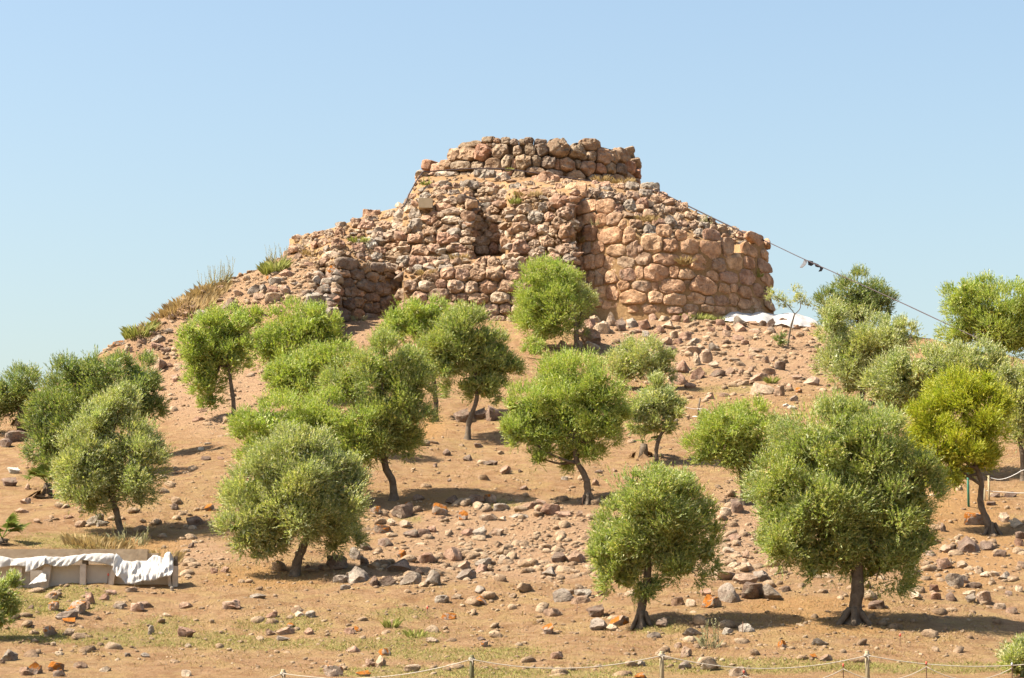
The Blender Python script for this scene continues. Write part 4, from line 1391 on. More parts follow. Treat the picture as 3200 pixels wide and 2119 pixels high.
def weed(uv, label, mats, n, h, spread, on=None, cat='weed', group='weeds and grass tufts', w=0.009, lean=0.35, seed=1, stalks=0, name='weed', leafy=0):
    rng = np.random.RandomState(seed + 100)
    if on is None:
        b = hit(uv[0] * K, uv[1] * K)
    else:
        b = P(uv[0] * K, uv[1] * K, on if not callable(on) else on(uv[0] * K, uv[1] * K))
    root = empty(name, b)
    tag(root, label, cat, group)
    b2 = b + np.array((0, 0, -0.03))
    if mats == 'sage': n = n // 3
    q = blades([b2], n, h * (0.7 if leafy else 1), spread, w, rng, lean, 0.25, on is None)
    quads_mesh('leaves', q, M[mats], root, b)
    if leafy:
        sts = [b2 + np.array((rng.uniform(-1, 1) * spread, rng.uniform(-0.6, 0.6) * spread, 0)) for _ in range(leafy)]
        if on is None:
            for st in sts: st[2] = float(G(st[0], st[1])) - 0.03
        qs = []
        for st in sts:
            hh = h * rng.uniform(0.8, 1.5)
            dr = np.array((rng.uniform(-0.25, 0.25), rng.uniform(-0.2, 0.2), 1.0))
            for k in range(16):
                t = 0.25 + 0.75 * k / 15
                p = st + dr * hh * t
                a = rng.uniform(0, 6.28)
                d = np.array((math.cos(a), math.sin(a), 0.8)) * 0.075 * (1.15 - 0.6 * t)
                s = np.array((-math.sin(a), math.cos(a), 0)) * 0.016
                qs.append([p, p + d * 0.5 + s, p + d, p + d * 0.5 - s])
            s = np.array((0.008, 0, 0))
            qs.append([st - s, st + s, st + dr * hh + s * 0.4, st + dr * hh - s * 0.4])
        quads_mesh('stem', np.array(qs), M[mats], root, b)
    return root


weed((500, 655), 'tall sage-green leafy weed on the left skyline', 'sage', 160, 0.75, 0.75, leafy=40, seed=1)
weed((640, 612), 'green bush of stems on the skyline right of the sage-green weed', 'sage', 160, 0.7, 0.45, leafy=18, seed=2)
weed((635, 628), 'pale green grass clump on the left ridge below the skyline stems', 'weed', 360, 0.55, 0.6, seed=3)
weed((690, 570), 'thin dry stalks standing up on the skyline below the rubble', 'drygrass', 70, 0.55, 0.30, leafy=6, seed=4)
weed((430, 700), 'broad tawny clump of dry grass on the left skyline', 'drygrass', 800, 0.50, 1.5, seed=5, lean=0.4)
weed((480, 672), 'straw coloured grass below the sage-green weed', 'drygrass', 420, 0.40, 1.0, seed=6, lean=0.5)
weed((320, 775), 'low yellow-green tuft on the far left skyline', 'weed', 300, 0.6, 0.6, seed=7, lean=0.6)
weed((345, 765), 'wispy dry grass beside the low yellow-green skyline tuft', 'drygrass', 160, 0.45, 0.4, seed=8, lean=0.6)
ry = lambda u, v: relief(u, v) - 0.15
weed((1632, 520), 'sage-green spiky weed on the sloping top of the bastion', 'sage', 60, 0.35, 0.25, on=ry, leafy=12, seed=9)
weed((985, 427), 'green weed high on the left corner of the mound', 'weed', 130, 0.30, 0.22, on=ry, leafy=5, seed=10)
weed((1583, 610), 'tuft of orange-brown dry grass hanging in the bastion wall', 'drygrass', 160, 0.40, 0.25, on=lambda u, v: cyl_hit(u, v, BC, BR, 15, .1)[0][1] - 0.25, seed=11, lean=0.8)
weed((1339, 560), 'rusty dry tuft in the shaded angle of the bastion', 'drygrass', 120, 0.35, 0.2, on=lambda u, v: cyl_hit(u, v, BC, BR, 15, .1)[0][1] - 0.25, seed=12, lean=0.8)
weed((1375, 520), 'small grey-green weed growing high in the bastion joints', 'sage', 70, 0.22, 0.15, on=lambda u, v: cyl_hit(u, v, BC, BR, 15, .1)[0][1] - 0.25, leafy=4, seed=13)
weed((1757, 640), 'pale weed in the joints near the right end of the bastion', 'weed', 60, 0.3, 0.15, on=lambda u, v: cyl_hit(u, v, BC, BR, 15, .1)[0][1] - 0.3, leafy=4, seed=14)
weed((1177, 393), 'round pale green cushion plant at the foot of the round tower', 'weed', 260, 0.16, 0.14, on=lambda u, v: 115.0, seed=15, lean=1.5)
weed((1190, 470), 'dark green weed in the hollow in the middle of the mound', 'weed', 140, 0.40, 0.25, on=ry, leafy=6, seed=16)
for i, (u, v, n, s, mt, lb) in enumerate([
        (1395, 722, 420, 0.55, 'weed', 'yellow-green weeds at the left foot of the bastion'), (1440, 724, 240, 0.45, 'weed', 'green weeds at the bastion foot, second clump from the left'),
        (1560, 724, 120, 0.3, 'weed', 'small weeds under the crack at the bastion foot'), (1610, 722, 420, 0.7, 'weed', 'long fringe of weeds along the middle of the bastion foot'),
        (1660, 726, 200, 0.5, 'weed', 'weeds at the bastion foot next to the white sheet'), (1786, 722, 100, 0.18, 'weed', 'yellow weed at the right end of the bastion foot'),
        (1420, 812, 150, 0.4, 'sage', 'grey-green weeds among the boulders below the bastion'), (1785, 886, 120, 0.16, 'weed', 'spiky green tuft on the stony slope right of centre'),
        (1585, 745, 120, 0.3, 'sage', 'grey weeds between boulders under the bastion fringe'), (830, 742, 160, 0.3, 'sage', 'grey weeds at the foot of the shaded corner wall'),
        (720, 590, 160, 0.4, 'drygrass', 'dry grass beside rubble left of the corner wall'), (830, 560, 240, 0.45, 'weed', 'yellow-green grass on the rubble left of the mound'),
        (1220, 455, 260, 0.6, 'drygrass', 'dry grass below the round tower near the middle'), (1440, 425, 260, 0.5, 'drygrass', 'dry yellow grass at the right foot of the round tower'),
        (1390, 418, 160, 0.4, 'drygrass', 'straw tuft under the black cable by the round tower'), (1490, 510, 220, 0.6, 'drygrass', 'dry grass on the earth patch above the bastion'),
        (1060, 600, 140, 0.4, 'drygrass', 'dry grass on the shelf above the low coursed wall'), (985, 635, 180, 0.35, 'drygrass', 'straw grass at the left end of the low coursed wall')]):
    weed((u, v), lb, mt, n, 0.32, s, on=(ry if v < 700 and i > 8 else None), seed=30 + i, lean=0.6)
weed((1640, 1497), 'lone grey-green weed in front of the airy olive tree shadow', 'sage', 80, 0.40, 0.22, leafy=9, seed=60)
weed((380, 1300), 'straw grass clump behind the end of the trough', 'drygrass', 160, 0.35, 0.4, seed=61)
weed((300, 1255), 'dark dry weeds at the foot of the leaning grey-green olive', 'sage', 260, 0.4, 0.5, seed=62, leafy=6)
weed((225, 1262), 'yellow grass above the concrete wall', 'drygrass', 500, 0.30, 0.9, seed=63)
weed((905, 1450), 'small green weed in the open ground in front', 'weed', 90, 0.22, 0.15, seed=64)
weed((960, 1472), 'low green weed near the left rope post', 'weed', 90, 0.18, 0.2, seed=65)

rng = np.random.RandomState(21)


def in_px(n, zones):
    """random ground points, weighted zones given as pixel ellipses"""
    out = []
    for (u, v, ru, rv, wgt) in zones:
        for _ in range(int(n * wgt)):
            a = rng.uniform(0, 6.28)
            r = math.sqrt(rng.uniform(0, 1))
            out.append(hit((u + ru * r * math.cos(a)) * K, (v + rv * r * math.sin(a)) * K))
    return out


gp = in_px(1, [(a, b, ra, rb, max(12, ra * rb * 0.055)) for a, b, ra, rb in GREEN])
tag(quads_mesh('green_grass', blades([p - np.array((0, 0, 0.01)) for p in gp], 12, 0.075, 0.22, 0.007, rng, 0.7), M['greengrass']), 'thin short green grass on the flat ground in front', kind='stuff')
dz = [(300, 1420, 350, 110, 120), (1000, 1480, 700, 90, 260), (1900, 1480, 480, 90, 160), (650, 1330, 160, 40, 110), (1250, 1100, 260, 70, 110), (1050, 1060, 200, 60, 80), (330, 1255, 190, 40, 160), (450, 900, 150, 120, 60), (1700, 880, 260, 110, 120),
      (450, 720, 170, 60, 120), (600, 640, 120, 40, 90), (2250, 1180, 150, 90, 100), (1950, 1430, 300, 50, 120), (2200, 1420, 190, 90, 80)]
dz += [(1184, 1490, 1180, 75, 700), (1300, 1330, 1000, 60, 300), (500, 1180, 200, 80, 160)]
dp = in_px(1, dz)
tag(quads_mesh('dry_grass', blades([p - np.array((0, 0, 0.01)) for p in dp], 9, 0.085, 0.26, 0.007, rng, 0.9), M['drygrass']), 'sparse straw and dry grass over the hillside', kind='stuff')

# ------------------------------------------------------------------ rocks on the slope
C_ = lambda x, y, w, h, *r: (x / 2.96, 1650 + y / 2.96, w / 2.96, h / 2.96) + r
D_ = lambda x, y, w, h, *r: (700 + x / 2.631, 1700 + y / 2.631, w / 2.631, h / 2.631) + r
E_ = lambda x, y, w, h, *r: (1700 + x / 2.181, 1400 + y / 2.181, w / 2.181, h / 2.181) + r
F_ = lambda x, y, w, h, *r: (2300 + x / 2.181, 1400 + y / 2.181, w / 2.181, h / 2.181) + r
H_ = lambda x, y, w, h, *r: (1900 + x / 3.383, 900 + y / 3.383, w / 3.383, h / 3.383) + r
G_ = lambda x, y, w, h, *r: (1500 + x / 2.614, 1050 + y / 2.614, w / 2.614, h / 2.614) + r
K_ = lambda x, y, w, h, *r: (700 + x / 2.412, 1250 + y / 2.412, w / 2.412, h / 2.412) + r
J_ = lambda x, y, w, h, *r: (x / 2.614, 1050 + y / 2.614, w / 2.614, h / 2.614) + r
R_ = lambda x, y, w, h, *r: (250 + x / 2.613, 600 + y / 2.613, w / 2.613, h / 2.613) + r
ROCKS = []
ROCKS += [C_(*t) for t in [(480, 495, 145, 105, 'O'), (490, 735, 110, 90, 'o'), (700, 740, 160, 120, 'o'), (830, 660, 90, 110), (790, 720, 80, 90), (960, 645, 100, 60), (1030, 600, 100, 50), (1090, 730, 130, 50), (610, 810, 200, 90),
    (640, 860, 140, 60, 'o'), (1270, 740, 120, 80), (1345, 715, 150, 60), (1215, 575, 110, 45), (1720, 720, 130, 60), (2130, 715, 190, 80), (1710, 970, 180, 105), (1545, 805, 95, 35), (310, 1310, 150, 110, 'O'), (510, 1295, 140, 90, 'O'),
    (545, 1350, 110, 60, 'o'), (80, 1190, 150, 110), (740, 1275, 130, 60), (970, 1310, 110, 50, 't'), (460, 960, 130, 90, 'o'), (630, 970, 110, 70), (1395, 955, 55, 85, 'g'), (245, 1335, 130, 80), (1590, 565, 40, 40, 'g'), (490, 635, 90, 60, 'o'),
    (290, 735, 60, 40, 'd'), (2075, 390, 70, 60), (1980, 400, 80, 50), (1500, 450, 90, 55, 'o'), (1290, 460, 90, 60), (1370, 480, 80, 40), (1740, 1090, 60, 35, 't'), (1720, 1350, 100, 60, 't'), (490, 1080, 50, 40, 't'), (1180, 1175, 60, 35, 'g'), (1340, 1180, 80, 40, 'g'),
    (1765, 165, 60, 50, 'd'), (20, 1240, 60, 40, 'd')]]
ROCKS += [D_(*t) for t in [(925, 160, 180, 115, 'd'), (1105, 265, 170, 135, 'g'), (955, 295, 130, 65, 'g'), (1450, 190, 210, 125, 'd'), (1530, 295, 175, 105, 'g'), (1710, 290, 150, 115, 'g'), (1660, 125, 140, 85), (1885, 95, 140, 115), (1990, 260, 165, 90, 'g'),
    (1155, 145, 75, 75, 'd'), (1235, 315, 75, 85, 'd'), (1340, 310, 150, 80, 'd'), (2130, 155, 130, 75, 'g'), (2120, 205, 110, 70), (2300, 130, 120, 70, 't'), (280, 430, 150, 40, 'g'), (60, 505, 140, 65), (1850, 600, 125, 55, 'O'), (2140, 825, 60, 50, 'o'),
    (545, 672, 60, 40, 'O'), (500, 720, 160, 60), (480, 780, 120, 42, 'g'), (700, 725, 80, 60), (380, 730, 80, 60), (1095, 702, 60, 45, 'o'), (1030, 718, 100, 50), (1060, 870, 110, 50), (1320, 895, 100, 60, 'o'), (1205, 985, 85, 70), (900, 1055, 165, 95, 'o'),
    (1140, 1070, 125, 50, 'o'), (1550, 1030, 130, 60), (1790, 460, 110, 65), (2090, 470, 140, 75, 'o'), (1910, 435, 80, 45, 't'), (2110, 380, 90, 65, 'g'), (1720, 795, 120, 42, 't'), (2120, 780, 80, 32, 'd'), (390, 590, 90, 55), (620, 575, 80, 45, 't'),
    (710, 580, 80, 55), (1290, 975, 80, 90, 't'), (1070, 75, 80, 80), (1250, 75, 65, 25), (690, 200, 50, 45, 'd'), (800, 195, 60, 40, 'd'), (1250, 160, 90, 50, 'd'), (1600, 230, 80, 60, 'd'), (1970, 180, 110, 70, 't'), (1000, 360, 90, 40, 'g')]]
ROCKS += [E_(*t) for t in [(1265, 1000, 150, 125, 'g'), (1420, 985, 140, 115, 'd'), (1555, 992, 140, 105, 'g'), (1370, 900, 165, 80), (1250, 870, 170, 75, 't'), (1490, 880, 115, 75, 'g'), (1140, 1055, 150, 90, 'O'), (910, 1050, 85, 62), (1000, 1060, 70, 48, 't'),
    (1105, 985, 80, 52), (355, 1115, 125, 85, 'd'), (140, 1010, 150, 85, 'g'), (270, 990, 120, 55, 'g'), (250, 1040, 130, 50), (60, 1125, 115, 55), (380, 1210, 130, 80), (510, 1185, 140, 70, 'o'), (470, 1230, 90, 42, 't'), (810, 1195, 100, 65, 'd'), (30, 1240, 82, 80, 'O'),
    (1385, 1230, 110, 55, 'g'), (1250, 1250, 80, 45, 'g'), (1020, 1255, 150, 50, 'g'), (750, 1280, 90, 42, 'g'), (100, 755, 92, 72, 'd'), (220, 750, 130, 85), (40, 850, 90, 65, 'g'), (400, 875, 72, 52, 'g'), (1320, 400, 100, 95, 'd'), (1625, 1342, 52, 52, 'O'),
    (1830, 1422, 52, 38, 'O'), (1920, 1435, 95, 42, 't'), (970, 1395, 90, 70), (960, 1485, 90, 50), (1130, 1480, 145, 85, 't'), (1320, 1530, 120, 62, 't'), (660, 1470, 60, 42), (915, 1350, 52, 40), (1880, 1325, 120, 50, 'g'), (660, 1555, 90, 40, 'o'),
    (90, 1420, 80, 52), (1650, 965, 62, 42, 'd'), (1240, 440, 80, 50), (1210, 540, 50, 40), (1290, 520, 50, 40), (1300, 610, 90, 50), (1260, 700, 80, 40, 't'), (1380, 730, 60, 60), (1390, 815, 90, 60, 't'), (1290, 800, 90, 40)]]
ROCKS += [F_(*t) for t in [(1420, 795, 105, 72), (1490, 912, 112, 85, 'g'), (1550, 900, 70, 52, 'd'), (1830, 880, 85, 62), (1660, 835, 72, 54), (1700, 865, 72, 40, 't'), (1695, 1030, 102, 85), (1600, 1030, 70, 65, 'g'), (1470, 1020, 72, 62, 'd'), (1365, 1015, 72, 52),
    (1235, 1010, 82, 54, 't'), (1630, 490, 155, 85, 'o'), (1830, 480, 72, 74, 't'), (1920, 515, 115, 62), (1590, 665, 150, 115, 'd'), (1710, 670, 92, 62, 'd'), (1440, 690, 100, 52, 't'), (1330, 720, 72, 42, 'd'), (1410, 545, 42, 62, 'd'), (960, 1075, 115, 62, 'd'),
    (1800, 1080, 82, 40, 't'), (1880, 1110, 82, 40), (1620, 940, 110, 42, 'd'), (1550, 800, 82, 54, 't'), (1940, 600, 72, 52, 'd'), (1590, 990, 82, 42, 't'), (1770, 860, 52, 42), (1750, 910, 52, 52, 't'), (1350, 960, 72, 52), (1870, 320, 90, 40, 'd'), (1760, 325, 80, 30, 'd'),
    (1740, 380, 70, 30, 'd'), (1930, 650, 60, 50), (1800, 720, 90, 50, 'd'), (1210, 945, 40, 30, 'd'), (1930, 965, 50, 40), (1860, 990, 50, 30, 'd'), (1950, 800, 60, 50, 't'), (1380, 640, 50, 30)]]
ROCKS += [H_(*t) for t in [(30, 345, 115, 145), (130, 400, 112, 155, 'd'), (140, 275, 115, 75), (360, 300, 195, 85), (265, 375, 125, 102, 'g'), (390, 400, 125, 112), (555, 445, 115, 85), (640, 395, 125, 105), (590, 325, 115, 62), (690, 268, 132, 72, 't'), (480, 310, 92, 72),
    (820, 330, 92, 102), (890, 300, 102, 82), (730, 330, 122, 72), (610, 570, 152, 82), (700, 500, 92, 72, 't'), (815, 515, 132, 92), (670, 640, 112, 62, 'd'), (740, 570, 92, 62), (900, 670, 172, 92), (1125, 630, 132, 92, 'g'), (1040, 735, 132, 155), (940, 760, 80, 145, 't'),
    (790, 840, 152, 132), (950, 910, 155, 132), (750, 970, 222, 125), (870, 1035, 125, 62), (1110, 815, 112, 82), (1150, 910, 185, 72, 'd'), (1290, 880, 112, 72), (1395, 365, 155, 115), (1250, 490, 92, 72), (1265, 430, 82, 72), (1720, 375, 92, 92, 'd'), (1735, 450, 92, 74, 'd'),
    (1850, 370, 112, 102, 'd'), (1640, 380, 82, 62, 'd'), (1560, 455, 142, 52), (1250, 575, 102, 52), (1450, 580, 92, 52), (1560, 660, 165, 52), (1660, 765, 82, 72), (1750, 755, 82, 64), (1820, 830, 125, 92, 'd'), (1700, 890, 132, 72), (1590, 950, 205, 82), (1640, 1080, 255, 122),
    (1810, 1100, 112, 112), (1510, 860, 62, 62), (1410, 890, 62, 52), (1990, 945, 122, 62), (2150, 990, 172, 92), (1920, 1050, 72, 72), (2020, 1085, 72, 62, 'O'), (1965, 1170, 92, 62), (1420, 1010, 142, 52), (1070, 1155, 112, 52), (1230, 1135, 112, 42), (2170, 845, 92, 52),
    (2240, 820, 62, 52), (2095, 440, 82, 42), (2030, 490, 82, 52), (1955, 530, 62, 42), (1990, 420, 72, 52), (1880, 1240, 72, 32, 'w'), (1940, 1265, 92, 42, 'w'), (1190, 370, 112, 62), (1530, 370, 102, 52), (1090, 440, 92, 42), (1375, 530, 132, 62), (1340, 760, 122, 42),
    (1400, 710, 72, 42), (910, 565, 122, 62), (400, 490, 82, 72), (320, 455, 112, 52), (1500, 735, 62, 42)]]
ROCKS += [B_(*t) for t in [(605, 1390, 72, 54), (560, 1432, 92, 82), (655, 1458, 112, 92), (575, 1530, 152, 105), (470, 1485, 90, 80), (500, 1420, 60, 60), (1660, 1450, 100, 80)]]
ROCKS += [G_(*t) for t in [(900, 20, 155, 122), (925, 85, 132, 62), (670, 75, 92, 72), (800, 75, 80, 72), (535, 155, 62, 42, 'd'), (630, 150, 52, 32, 'd'), (205, 1100, 92, 72), (85, 1040, 115, 45, 'd'), (85, 1335, 92, 72, 'o'), (180, 1405, 115, 62), (400, 1388, 115, 62), (500, 1362, 82, 42),
    (575, 1425, 160, 92), (680, 1458, 132, 62), (470, 1412, 62, 52), (180, 1495, 72, 42, 't'), (810, 1455, 52, 52), (940, 1200, 62, 62), (1100, 1095, 42, 36), (330, 1105, 40, 30, 'd'), (360, 1245, 60, 35, 'd'), (970, 1110, 70, 30, 'd'), (310, 1470, 160, 40), (690, 1165, 60, 30)]]
ROCKS += [K_(*t) for t in [(1340, 850, 155, 112, 'd'), (1630, 830, 115, 82, 'o'), (1140, 835, 82, 52, 'o'), (1370, 940, 92, 62), (1260, 925, 62, 54, 't'), (1190, 980, 132, 62, 'o'), (1725, 755, 105, 62, 'd'), (1900, 755, 130, 72, 'd'), (2005, 750, 92, 62, 'o'), (2090, 815, 115, 62), (1640, 900, 62, 42),
    (1800, 875, 80, 72, 'o'), (1930, 1005, 102, 92, 'g'), (1420, 1010, 132, 62, 'd'), (1060, 1110, 112, 62, 'd'), (1220, 1075, 120, 60, 'd'), (1510, 1010, 112, 62, 'd'), (990, 1165, 80, 82), (1340, 1165, 62, 62, 'o'), (1680, 400, 62, 52, 'd'), (1840, 440, 72, 52, 'd'), (2120, 530, 72, 62, 'd'),
    (1700, 605, 36, 30, 'd'), (1590, 495, 32, 30), (1795, 125, 125, 112, 'd'), (1930, 112, 115, 92, 'd'), (2030, 112, 115, 120, 'd'), (1920, 345, 62, 42, 'd'), (1470, 740, 90, 50, 'd'), (1390, 790, 60, 40, 'O'), (2000, 480, 100, 36, 'd'), (1570, 975, 80, 50), (1830, 1000, 90, 60), (2050, 1000, 110, 60), (1990, 890, 130, 50)]]
ROCKS += [J_(*t) for t in [(1310, 240, 105, 105), (1395, 240, 62, 36), (770, 1510, 145, 92, 'g'), (650, 1540, 82, 62), (830, 1535, 102, 52), (1600, 1520, 155, 85, 'd'), (1420, 1400, 72, 54, 'd'), (200, 1350, 92, 64), (70, 1195, 132, 82, 'd'), (100, 1100, 105, 62, 'w'), (1640, 925, 52, 32, 'w'), (1700, 880, 62, 18, 'w'),
    (1710, 1405, 72, 52, 'O'), (1270, 30, 72, 42), (1040, 110, 72, 62, 't'), (560, 1480, 82, 32), (300, 1510, 62, 32), (1440, 350, 82, 62), (170, 1430, 122, 42), (280, 980, 52, 52), (220, 1235, 52, 52), (1830, 665, 90, 40, 'd'), (1660, 610, 60, 30), (1620, 680, 100, 40), (1800, 1000, 60, 24), (1680, 1000, 80, 36, 'd'),
    (130, 830, 190, 90, 'd'), (40, 880, 110, 70, 'd')]]  # added boulders; their dark tone stands in for a shadowed earth bank
ROCKS += [R_(*t) for t in [(1220, 920, 145, 85, 'd'), (940, 950, 92, 54), (1010, 990, 132, 54, 'g'), (720, 1135, 82, 40, 'g'), (650, 1195, 92, 52, 'g'), (750, 1020, 62, 42), (1420, 795, 112, 72, 'g'), (1500, 790, 62, 72), (1575, 800, 92, 62), (1575, 870, 142, 82, 't'), (1460, 855, 102, 52), (1600, 730, 132, 62, 'g'),
    (1545, 700, 52, 42, 'O'), (1680, 665, 132, 62), (1680, 800, 92, 72), (1750, 750, 72, 42), (1150, 790, 72, 52), (1690, 480, 72, 52), (1800, 470, 62, 54, 'd'), (1780, 522, 72, 54), (310, 1240, 105, 42, 'o'), (400, 1290, 62, 42), (500, 1222, 72, 42), (620, 1260, 110, 60), (690, 1290, 80, 50, 'd'), (860, 1000, 60, 40), (1300, 830, 90, 50, 't')]]

TONES = {'o': ('lichen', 'orange-lichened'), 'O': ('orange', 'orange lichen-covered'), 'd': ('dark', 'dark brown'), 'g': ('grey', 'greyish'), 't': ('tan', 'pale tan'), 'w': ('white', 'whitish'), 'p': ('pink', 'pinkish brown')}
LAND = [(950, 1650 + 90, 'end of the sheet-draped trough', 'L'), (45, 1800, 'left edge bush', 'L')]
LANDMARKS = [
    (680, 1330, 'the silver-topped front olive'), (1485, 1445, 'the airy front olive'), (1975, 1440, 'the largest olive'), (2295, 1235, 'the yellow-green tree'), (910, 1155, 'the tall mid-left olive'),
    (1360, 1165, 'the S-curved trunk'), (1080, 1015, 'the pale forked trunk'), (283, 1232, 'the leaning silvery olive'), (543, 965, 'the upper left olive trunk'), (200, 1330, 'the sheet-draped trough'),
    (1090, 1545, 'the dark green rope post'), (1530, 1540, 'the tan rope post'), (2005, 1540, 'the rope post at right'), (655, 1562, 'the lowest rope post'), (1520, 1070, 'the small forked grey olive'), (1330, 815, 'the tree before the ruin'),
    (1820, 800, 'the bare sapling'), (1775, 735, 'the white ground sheet'), (1500, 725, 'the left foot of the bastion'), (740, 690, 'the grey wall stub'), (500, 640, 'the sage-green skyline weed'), (320, 770, 'the low skyline tuft'),
    (1618, 945, 'the stake with white twine'), (1475, 850, 'the wide grey-green bush'), (110, 1110, 'the withered fan palm'), (2150, 1290, 'the largest crown'), (15, 1240, 'the fan palm at the left edge'), (1100, 1230, 'the stony band in the middle')]

labelled = {}
for r in ROCKS:
    u, v, w, h = r[:4]
    code = r[4] if len(r) > 4 else random.choice('ppppgtpp')
    mat, tone = TONES[code]
    p = hit(u, v + h * 0.36)
    mpp = p[1] / FPX
    hx, hz = w * 0.5 * mpp, h * 0.5 * mpp
    hy = min(hx, hz * 1.3) * random.uniform(0.85, 1.15)
    hz2 = hz * 1.12
    rz = random.uniform(-0.35, 0.35) + random.choice((0, math.pi))
    o = place_pool('rock', (p[0], p[1] + hy * 0.35, p[2] + hz2 * 0.55), (hx * 1.06, hy, hz2 * 1.25), mat, None, rz, 0.16)
    asp = w / max(h, 1)
    big = w * h
    size = 'big' if big > 2400 else ('medium' if big > 1000 else 'small')
    shape = 'flat' if asp > 2.0 else ('upright' if asp < 0.95 else 'rounded')
    lu, lv = u / K, v / K
    a, b, nm = min(LANDMARKS, key=lambda q: (q[0] - lu) ** 2 + ((q[1] - lv) * 1.3) ** 2)
    dx, dy = lu - a, lv - b
    dist = math.hypot(dx, dy)
    if abs(dx) > 1.3 * abs(dy): rel = 'left of' if dx < 0 else 'right of'
    else: rel = 'behind' if dy < 0 else 'in front of'
    if dist > 150: rel = 'far ' + rel
    elif dist < 38: rel = 'close beside'
    rel = rel.replace('far in front of', 'far before')
    lab = '%s %s %s rock %s %s' % (size, shape, tone, rel, nm)
    if len(lab.split()) > 12: lab = '%s %s rock %s %s' % (size, tone, rel, nm)
    labelled.setdefault(lab, []).append((lu, o))
NUM = {2: 'two', 3: 'three', 4: 'four', 5: 'five', 6: 'six', 7: 'seven', 8: 'eight', 9: 'nine', 10: 'ten'}
ORD = ['leftmost', 'second from left', 'third from left', 'fourth from left', 'fifth from left', 'sixth from left', 'seventh from left', 'eighth from left', 'ninth from left']
for lab, lst in labelled.items():
    lst.sort(key=lambda t: t[0])
    for i, (x, o) in enumerate(lst):
        l2 = lab
        if len(lst) > 1:
            l2 = lab + (', rightmost' if i == len(lst) - 1 else ', ' + ORD[min(i, 8)])
        tag(o, l2, 'rock', 'loose rocks lying on the hillside')

# small stones and grit, too many to count
rng = np.random.RandomState(33)
zones = [(a, b, ra, rb, ra * rb * 0.024) for a, b, ra, rb in STONY]
small_from = len(zones)
zones += [(1184, 1400, 1180, 160, 1500), (1200, 1100, 1150, 140, 1300), (1300, 900, 900, 110, 900)]
small_to = len(zones)
zones += [(1650, 775, 330, 55, 420), (1720, 850, 280, 90, 420), (680, 640, 110, 60, 330), (560, 690, 150, 50, 260), (400, 780, 120, 60, 200)]
zones += [(1184, 1480, 1150, 85, 520), (1300, 1330, 900, 60, 420), (350, 1150, 300, 100, 320), (480, 860, 180, 130, 130), (1250, 1090, 420, 90, 170), (2150, 1380, 220, 90, 170), (1750, 870, 320, 170, 330), (150, 1420, 160, 120, 120), (2250, 1200, 140, 100, 90), (600, 650, 180, 70, 180)]
pts = in_px(1, zones)
n_s0 = sum(int(z[4]) for z in zones[:small_from])
n_s1 = sum(int(z[4]) for z in zones[:small_to])
sizes = []
for p in pts:
    s = 0.022 / max(0.035, rng.uniform(0, 1)) ** 0.62 * (0.8 + 0.2 * p[1] / 60)
    s = min(s, 0.17)
    if n_s0 <= len(sizes) < n_s1: s = min(s * 0.62, 0.055)
    sizes.append((s * rng.uniform(1.0, 1.6), s, s * rng.uniform(0.55, 0.9)))
    p[2] += s * rng.uniform(-0.25, 0.25)
tag(scatter_stones('gravel', pts, sizes, M['rubble'], None, 4), 'small loose stones and grit strewn over the slope', kind='stuff')

# ------------------------------------------------------------------ concrete wall and sheet-draped trough at lower left
bw = hit(250 * K, 1322 * K)
YW = bw[1] + 1.2


def box_px(V, Fc, u0, v0, u1, v1, Y, d, jit=0.0, sink=0.0):
    a, b = P(u0 * K, v0 * K, Y), P(u1 * K, v1 * K, Y)
    box(V, Fc, (a[0], Y, b[2] - sink), (b[0], Y + d, a[2]), jit=jit)


w = empty('concrete_wall', P(200 * K, 1320 * K, YW))
tag(w, 'low board-marked concrete wall behind the sheet-draped trough', 'wall')
V, Fc = [], []
a, b = P(-260 * K, 1270 * K, YW), P(340 * K, 1322 * K, YW)
nseg = 40
for j, (yy) in enumerate((YW, YW + 0.22)):
    for i in range(nseg + 1):
        x = a[0] + (b[0] - a[0]) * i / nseg
        zt = a[2] + 0.015 * mnoise.noise(Vector((x * 2, yy, 0))) + 0.01 * (i % 3 == 0)
        V += [(x, yy, b[2] - 0.6), (x, yy, zt)]
S = (nseg + 1) * 2
for i in range(nseg):
    k = i * 2
    Fc += [(k, k + 2, k + 3, k + 1), (S + k, S + k + 1, S + k + 3, S + k + 2), (k + 1, k + 3, S + k + 3, S + k + 1)]
Fc += [(nseg * 2, S + nseg * 2, S + nseg * 2 + 1, nseg * 2 + 1), (0, 1, S + 1, S)]
add_mesh('wall_slab', V, Fc, M['concrete'], w, smooth=False)
V, Fc = [], []
box_px(V, Fc, 341, 1279, 366, 1325, YW + 0.03, 0.16, 0.004, 0.5)
add_mesh('end_block', V, Fc, M['concrete'], w, smooth=False)

YT = hit(200 * K, 1352 * K)[1]
tr = empty('trough', P(200 * K, 1350 * K, YT))
tag(tr, 'long grey panelled trough with pale posts, half covered by white plastic', 'trough')
for (u0, v0, u1, v1) in ((-120, 1306, 68, 1330), (-120, 1331, 68, 1360), (110, 1306, 190, 1350), (194, 1306, 256, 1348), (258, 1310, 330, 1346), (332, 1312, 402, 1344)):
    V, Fc = [], []
    box_px(V, Fc, u0, v0, u1, v1, YT + 0.14, 0.09, 0.006, 0.25)
    add_mesh('panel', V, Fc, M['panel'], tr, smooth=False)
V, Fc = [], []
box_px(V, Fc, 69, 1343, 109, 1352, YT + 0.14, 0.09, 0.004, 0.25)
add_mesh('lower_rail', V, Fc, M['panel'], tr, smooth=False)
V, Fc = [], []
box_px(V, Fc, 69, 1306, 109, 1319, YT + 0.14, 0.09, 0.004)
add_mesh('upper_rail', V, Fc, M['panel'], tr, smooth=False)
V, Fc = [], []
